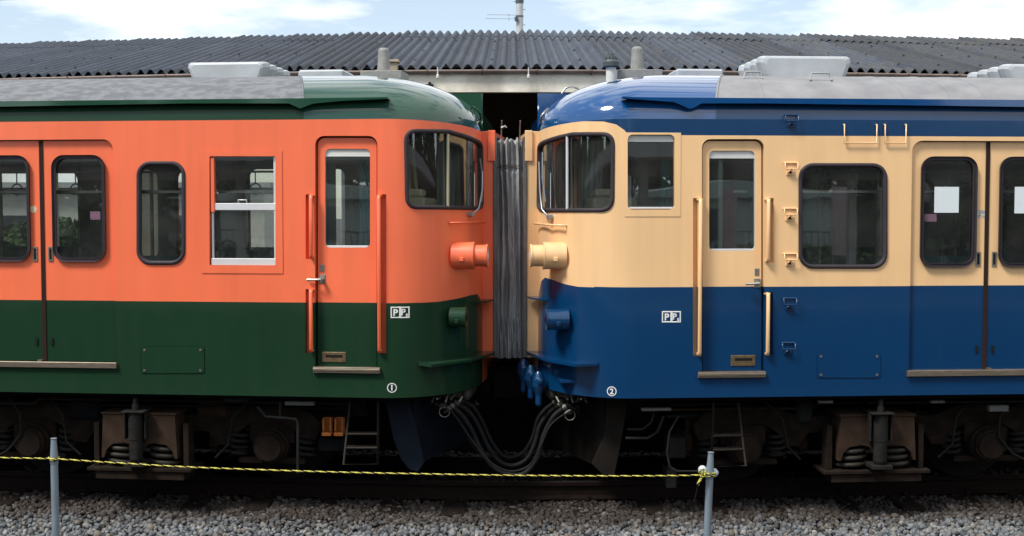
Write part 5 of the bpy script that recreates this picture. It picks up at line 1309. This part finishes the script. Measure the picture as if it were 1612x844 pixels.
# platform the building stands on
mb = MB(); xs2 = np.linspace(-30, 30, 61)
CONC = mat('platform concrete', (.33, .32, .30), .85, var=.25, scale=3, bump=.003, bscale=50)
for a, b in zip(xs2[:-1], xs2[1:]):
    y0, y1 = track_y(a) + 1.9, track_y(b) + 1.9
    mb.add([(a, y0, .92), (b, y1, .92), (b, 30, .92), (a, 30, .92), (a, y0, -.3), (b, y1, -.3)], [[0, 1, 2, 3]], 0)
    mb.add([(a, y0, .92), (b, y1, .92), (a, y0, -.3), (b, y1, -.3)], [[0, 1, 3, 2]], 1)
tag(mb.build('platform', [CONC, mat('darkened platform wall', (.03, .028, .026), .9)], None, recalc=False), kind='structure')  # front face coloured dark, painting in the shade behind the underframes

# ------------------------------------------------------------------ pole and wires beyond the roof
c_ = at_depth(818, 30, 27.); pole = empty('utility_pole', (c_.x, 27, -.2), 'tall pale steel pole with thin antenna rods, above the roof ridge', 'pole')
PM = mat('pale galvanised pole', (.50, .53, .54), .5, .3, var=.2)
mb = MB(); mb.lathe((c_.x, 27, -.2), (0, 0, 1), [(0, .115), (6, .085), (6.0, .085), (9.5, .075)], 18); mb.build('pole_shaft', PM, pole)
mb = MB(); mb.lathe((c_.x, 27, at_depth(818, 6, 27).z), (0, 0, 1), [(0, .088), (.035, .088)], 18); mb.lathe((c_.x, 27, at_depth(818, 3, 27).z), (0, 0, 1), [(0, .092), (.05, .092)], 18)
z1, z2 = at_depth(818, 25, 27).z, at_depth(818, 31, 27).z
mb.box((c_.x - .11, 26.88, z2 - .05), (c_.x - .04, 26.93, z2 + .04)); mb.lathe((c_.x, 27, z1 - .03), (0, 0, 1), [(0, .088), (.03, .088)], 18)
mb.build('pole_clamp', mat('dark clamp', (.08, .10, .11), .5, .4), pole)
mb = MB()
for z_, l_ in ((z1, .72), (z2, .76)):
    mb.tube([(c_.x - .04, 26.9, z_), (c_.x - l_, 26.9, z_ + .012)], .006, 6)
    mb.tube([(c_.x - .24, 26.9, z_ - .03), (c_.x - .24, 26.9, z_ + .03)], .008, 6)
mb.build('antenna_rod', mat('dull aluminium', (.35, .38, .4), .5, .5), pole)
mb = MB()
for k in range(12): z_ = 5.4 + k * .17; s_ = 1 if k % 2 else -1; mb.tube([(c_.x, 27, z_), (c_.x + s_ * .13, 27, z_)], .006, 5)
mb.build('step_bolt', DIRTY, pole)
a = at_depth(-200, 3, 24); b = at_depth(100, -2, 24); mb = MB(); mb.tube([a, a.lerp(b, .5) + Vector((0, 0, -.0)), b, b + (b - a) * 4], .010, 6); o = mb.build('power_line', HOSE, None, origin=b); tag(o, 'thin dark overhead wire crossing the top left corner of the sky', 'wire')

# ------------------------------------------------------------------ the platform side (seen only in reflections)
mb = MB(); mb.box((-40, -9, -.3), (40, 1.55, .84), 0, .02); tag(mb.build('near_platform', mat('darkened platform wall', (.03, .028, .026), .9), None), kind='structure')  # wall coloured dark so the lower car bodies mirror a dark band
mb = MB(); mb.box((-40, -9, .842), (40, 1.6, .92), 0, .02); tag(mb.build('platform_paving', CONC, None), kind='structure')
mb = MB(); mb.box((-40, -6.2, 3.55), (40, -1.0, 3.62)); 
cn = empty('platform_canopy', (0, -3.5, .92), 'flat platform canopy on steel posts opposite the train', 'canopy')
mb.build('canopy_roof', mat('canopy sheet', (.18, .19, .19), .7), cn)
mb = MB(); mb.box((-40, -1.02, 3.40), (40, -.98, 3.72)); mb.box((-40, -6.26, 3.2), (40, -6.2, 3.64)); mb.build('fascia', mat('canopy fascia', (.30, .31, .30), .6), cn)
for x_ in (-13, -8.6, -4.2, 4.6, 9, 13.4):
    mb = MB(); mb.box((x_ - .08, -3.7, .92), (x_ + .08, -3.54, 3.55)); mb.build('canopy_post', mat('canopy post', (.45, .46, .42), .6), cn)
fe = empty('fence', (0, -9.2, .0), 'grey railing fence at the back of the opposite platform', 'fence'); mb = MB()
for x_ in np.arange(-20, 20, .16): mb.tube([(x_, -8.8, .92), (x_, -8.8, 1.95)], .010, 5)
mb.tube([(-20, -8.8, 1.95), (20, -8.8, 1.95)], .02, 6); mb.tube([(-20, -8.8, 1.1), (20, -8.8, 1.1)], .02, 6); mb.build('railing', DIRTY, fe)
hb = empty('house', (0, -26, 0), 'pale house row opposite the train', 'building')
for i, (x0, x1, h, cc) in enumerate(((-38, -24, 2.5, (.55, .55, .50)), (-22, -9, 2.9, (.34, .38, .34)), (-6, 6, 4.0, (.62, .62, .60)), (9, 19, 3.0, (.30, .36, .33)), (21, 34, 4.6, (.66, .62, .55)))):
    mb = MB(); mb.box((x0, -34, -.3), (x1, -26, h)); mb.prism([(x0 - .4, h), (x1 + .4, h), ((x0 + x1) / 2, h + .7)], 'uz', -34.3, -25.6); w1 = mb.build('house_wall', mat('house %d' % i, cc, .8), hb)
    mb = MB()
    for x_ in np.arange(x0 + 1, x1 - 1.5, 2.6): mb.box((x_, -25.99, 1.3), (x_ + 1.3, -25.93, 2.6))
    mb.build('house_window', mat('house glass', (.03, .04, .05), .1), hb)
def bush(x_, y_, w_, h_, n, lab):
    mb = MB(); 
    P_ = rng.normal(size=(n, 3)); P_ /= np.linalg.norm(P_, axis=1)[:, None]; P_ *= rng.uniform(.5, 1, (n, 1)) ** .5
    for p in P_:
        c = Vector((x_ + p[0] * w_, y_ + p[1] * 1.2, -.3 + h_ * (.5 + .5 * p[2]))); a = Vector(rng.normal(size=3)).normalized(); b = a.orthogonal().normalized(); s_ = .10
        mb.add([c + a * s_, c + b * s_ * .6, c - a * s_, c - b * s_ * .6], [[0, 1, 2, 3]])
    o = mb.build('shrub', mat('shrub leaves', (.035, .065, .024), .8, var=.4), None, origin=(x_, y_, -.3), recalc=False); tag(o, lab, 'shrub', 'shrubs opposite the train')
bush(-15, -14, 4, 1.9, 4500, 'wide green shrub behind the opposite fence'); bush(-3, -15, 2.5, 2.6, 4500, 'tall green shrub behind the opposite fence'); bush(11, -14, 4.5, 1.8, 4500, 'low green shrub behind the opposite fence')
for i, x_ in enumerate((7.6, 8.9, 10.4, 11.6)):
    bn = empty('banner', (x_, -7.9, .92), 'pale pink upright banner opposite the train, %s along the fence' % ('first', 'second', 'third', 'fourth')[i], 'banner', 'banners along the opposite fence')
    mb = MB(); mb.tube([(x_, -7.9, .92), (x_, -7.9, 3.1)], .012, 6); mb.build('banner_pole', STEEL, bn)
    mb = MB(); mb.grid([[(x_ + .02, -7.9, z), (x_ + .22, -7.9 + .04 * math.sin(z * 5), z), (x_ + .42, -7.9, z)] for z in np.linspace(1.4, 3.05, 8)]); mb.build('banner_cloth', mat('pink cloth', (.42, .34, .36), .8, var=.25, scale=7), bn, recalc=False)

# treeline round the opposite side of the station
n = 60000; th = rng.uniform(math.radians(170), math.radians(370), n); R_ = rng.uniform(36, 42, n)
hh = 7.5 + 1.6 * np.sin(th * 9) + 1.2 * np.sin(th * 23 + 1) + .8 * np.sin(th * 51); zz = rng.uniform(-.3, 1, n) * hh
C_ = np.stack([R_ * np.cos(th) * 1.15, R_ * np.sin(th) * .95 + 4, zz], 1); A = rng.normal(size=(n, 3)); A /= np.linalg.norm(A, axis=1)[:, None]; B = np.cross(A, rng.normal(size=(n, 3))); B /= np.linalg.norm(B, axis=1)[:, None]
sz = rng.uniform(.22, .5, (n, 1)); V_ = np.stack([C_ + A * sz, C_ + B * sz * .8, C_ - A * sz, C_ - B * sz * .8], 1).reshape(-1, 3)
me = bpy.data.meshes.new('treeline'); me.from_pydata(V_.tolist(), [], np.arange(4 * n).reshape(-1, 4).tolist()); me.materials.append(mat('tree leaves', (.035, .065, .025), .8, var=.6, scale=.6))
o = bpy.data.objects.new('treeline', me); col.objects.link(o); tag(o, 'far off dark green woods all round the opposite side of the station', 'trees', kind='stuff')

# what lies beyond the open side of the station, glimpsed through the car windows
yb = empty('low_building', (-16, 44, -.2), 'low pale building across the street behind the station', 'building')
mb = MB(); mb.box((-30, 44, -.2), (-9, 52, 3.3), 0, .02); mb.build('wall', mat('far pale wall', (.42, .42, .38), .8), yb)
mb = MB(); mb.box((-30.3, 43.6, 3.302), (-8.7, 52.4, 3.5)); mb.build('roof', mat('far grey roof', (.30, .31, .32), .7), yb)
for x_ in np.arange(-28, -11, 3.1):
    mb = MB(); mb.box((x_, 43.95, .9), (x_ + 1.5, 43.998, 2.3)); mb.build('window', mat('house glass', (.03, .04, .05), .1), yb)
bush(-12.5, 33, 2.2, 2.6, 7000, 'round green shrub behind the station, glimpsed through the green car windows')
bush(-8.2, 31, 1.3, 2.2, 4500, 'small green shrub behind the station, glimpsed through the green car windows')
for x_, lab in ((-6.3, 'cream square pillar under the station roof behind the first car window'), (-4.9, 'cream square pillar under the station roof behind the narrow car window')):
    mb = MB(); mb.box((x_ - .13, 16.2, .92), (x_ + .13, 16.46, 4.3), 0, .01); tag(mb.build('pillar', mat('cream pillar paint', (.62, .60, .48), .7), None, origin=(x_, 16.3, .92)), lab, 'pillar')
mb = MB(); mb.box((-5.6, 18.0, 1.36), (-4.9, 18.4, 1.42), 0, .01); bnch = empty('bench', (-5.2, 18.2, .92), 'yellow green bench on the platform behind the train', 'bench'); mb.build('seat', mat('yellow green seat', (.40, .45, .04), .6), bnch)
for x_ in (-5.5, -5.0): mb = MB(); mb.box((x_ - .03, 18.1, .92), (x_ + .03, 18.3, 1.36)); mb.build('leg', DIRTY, bnch)
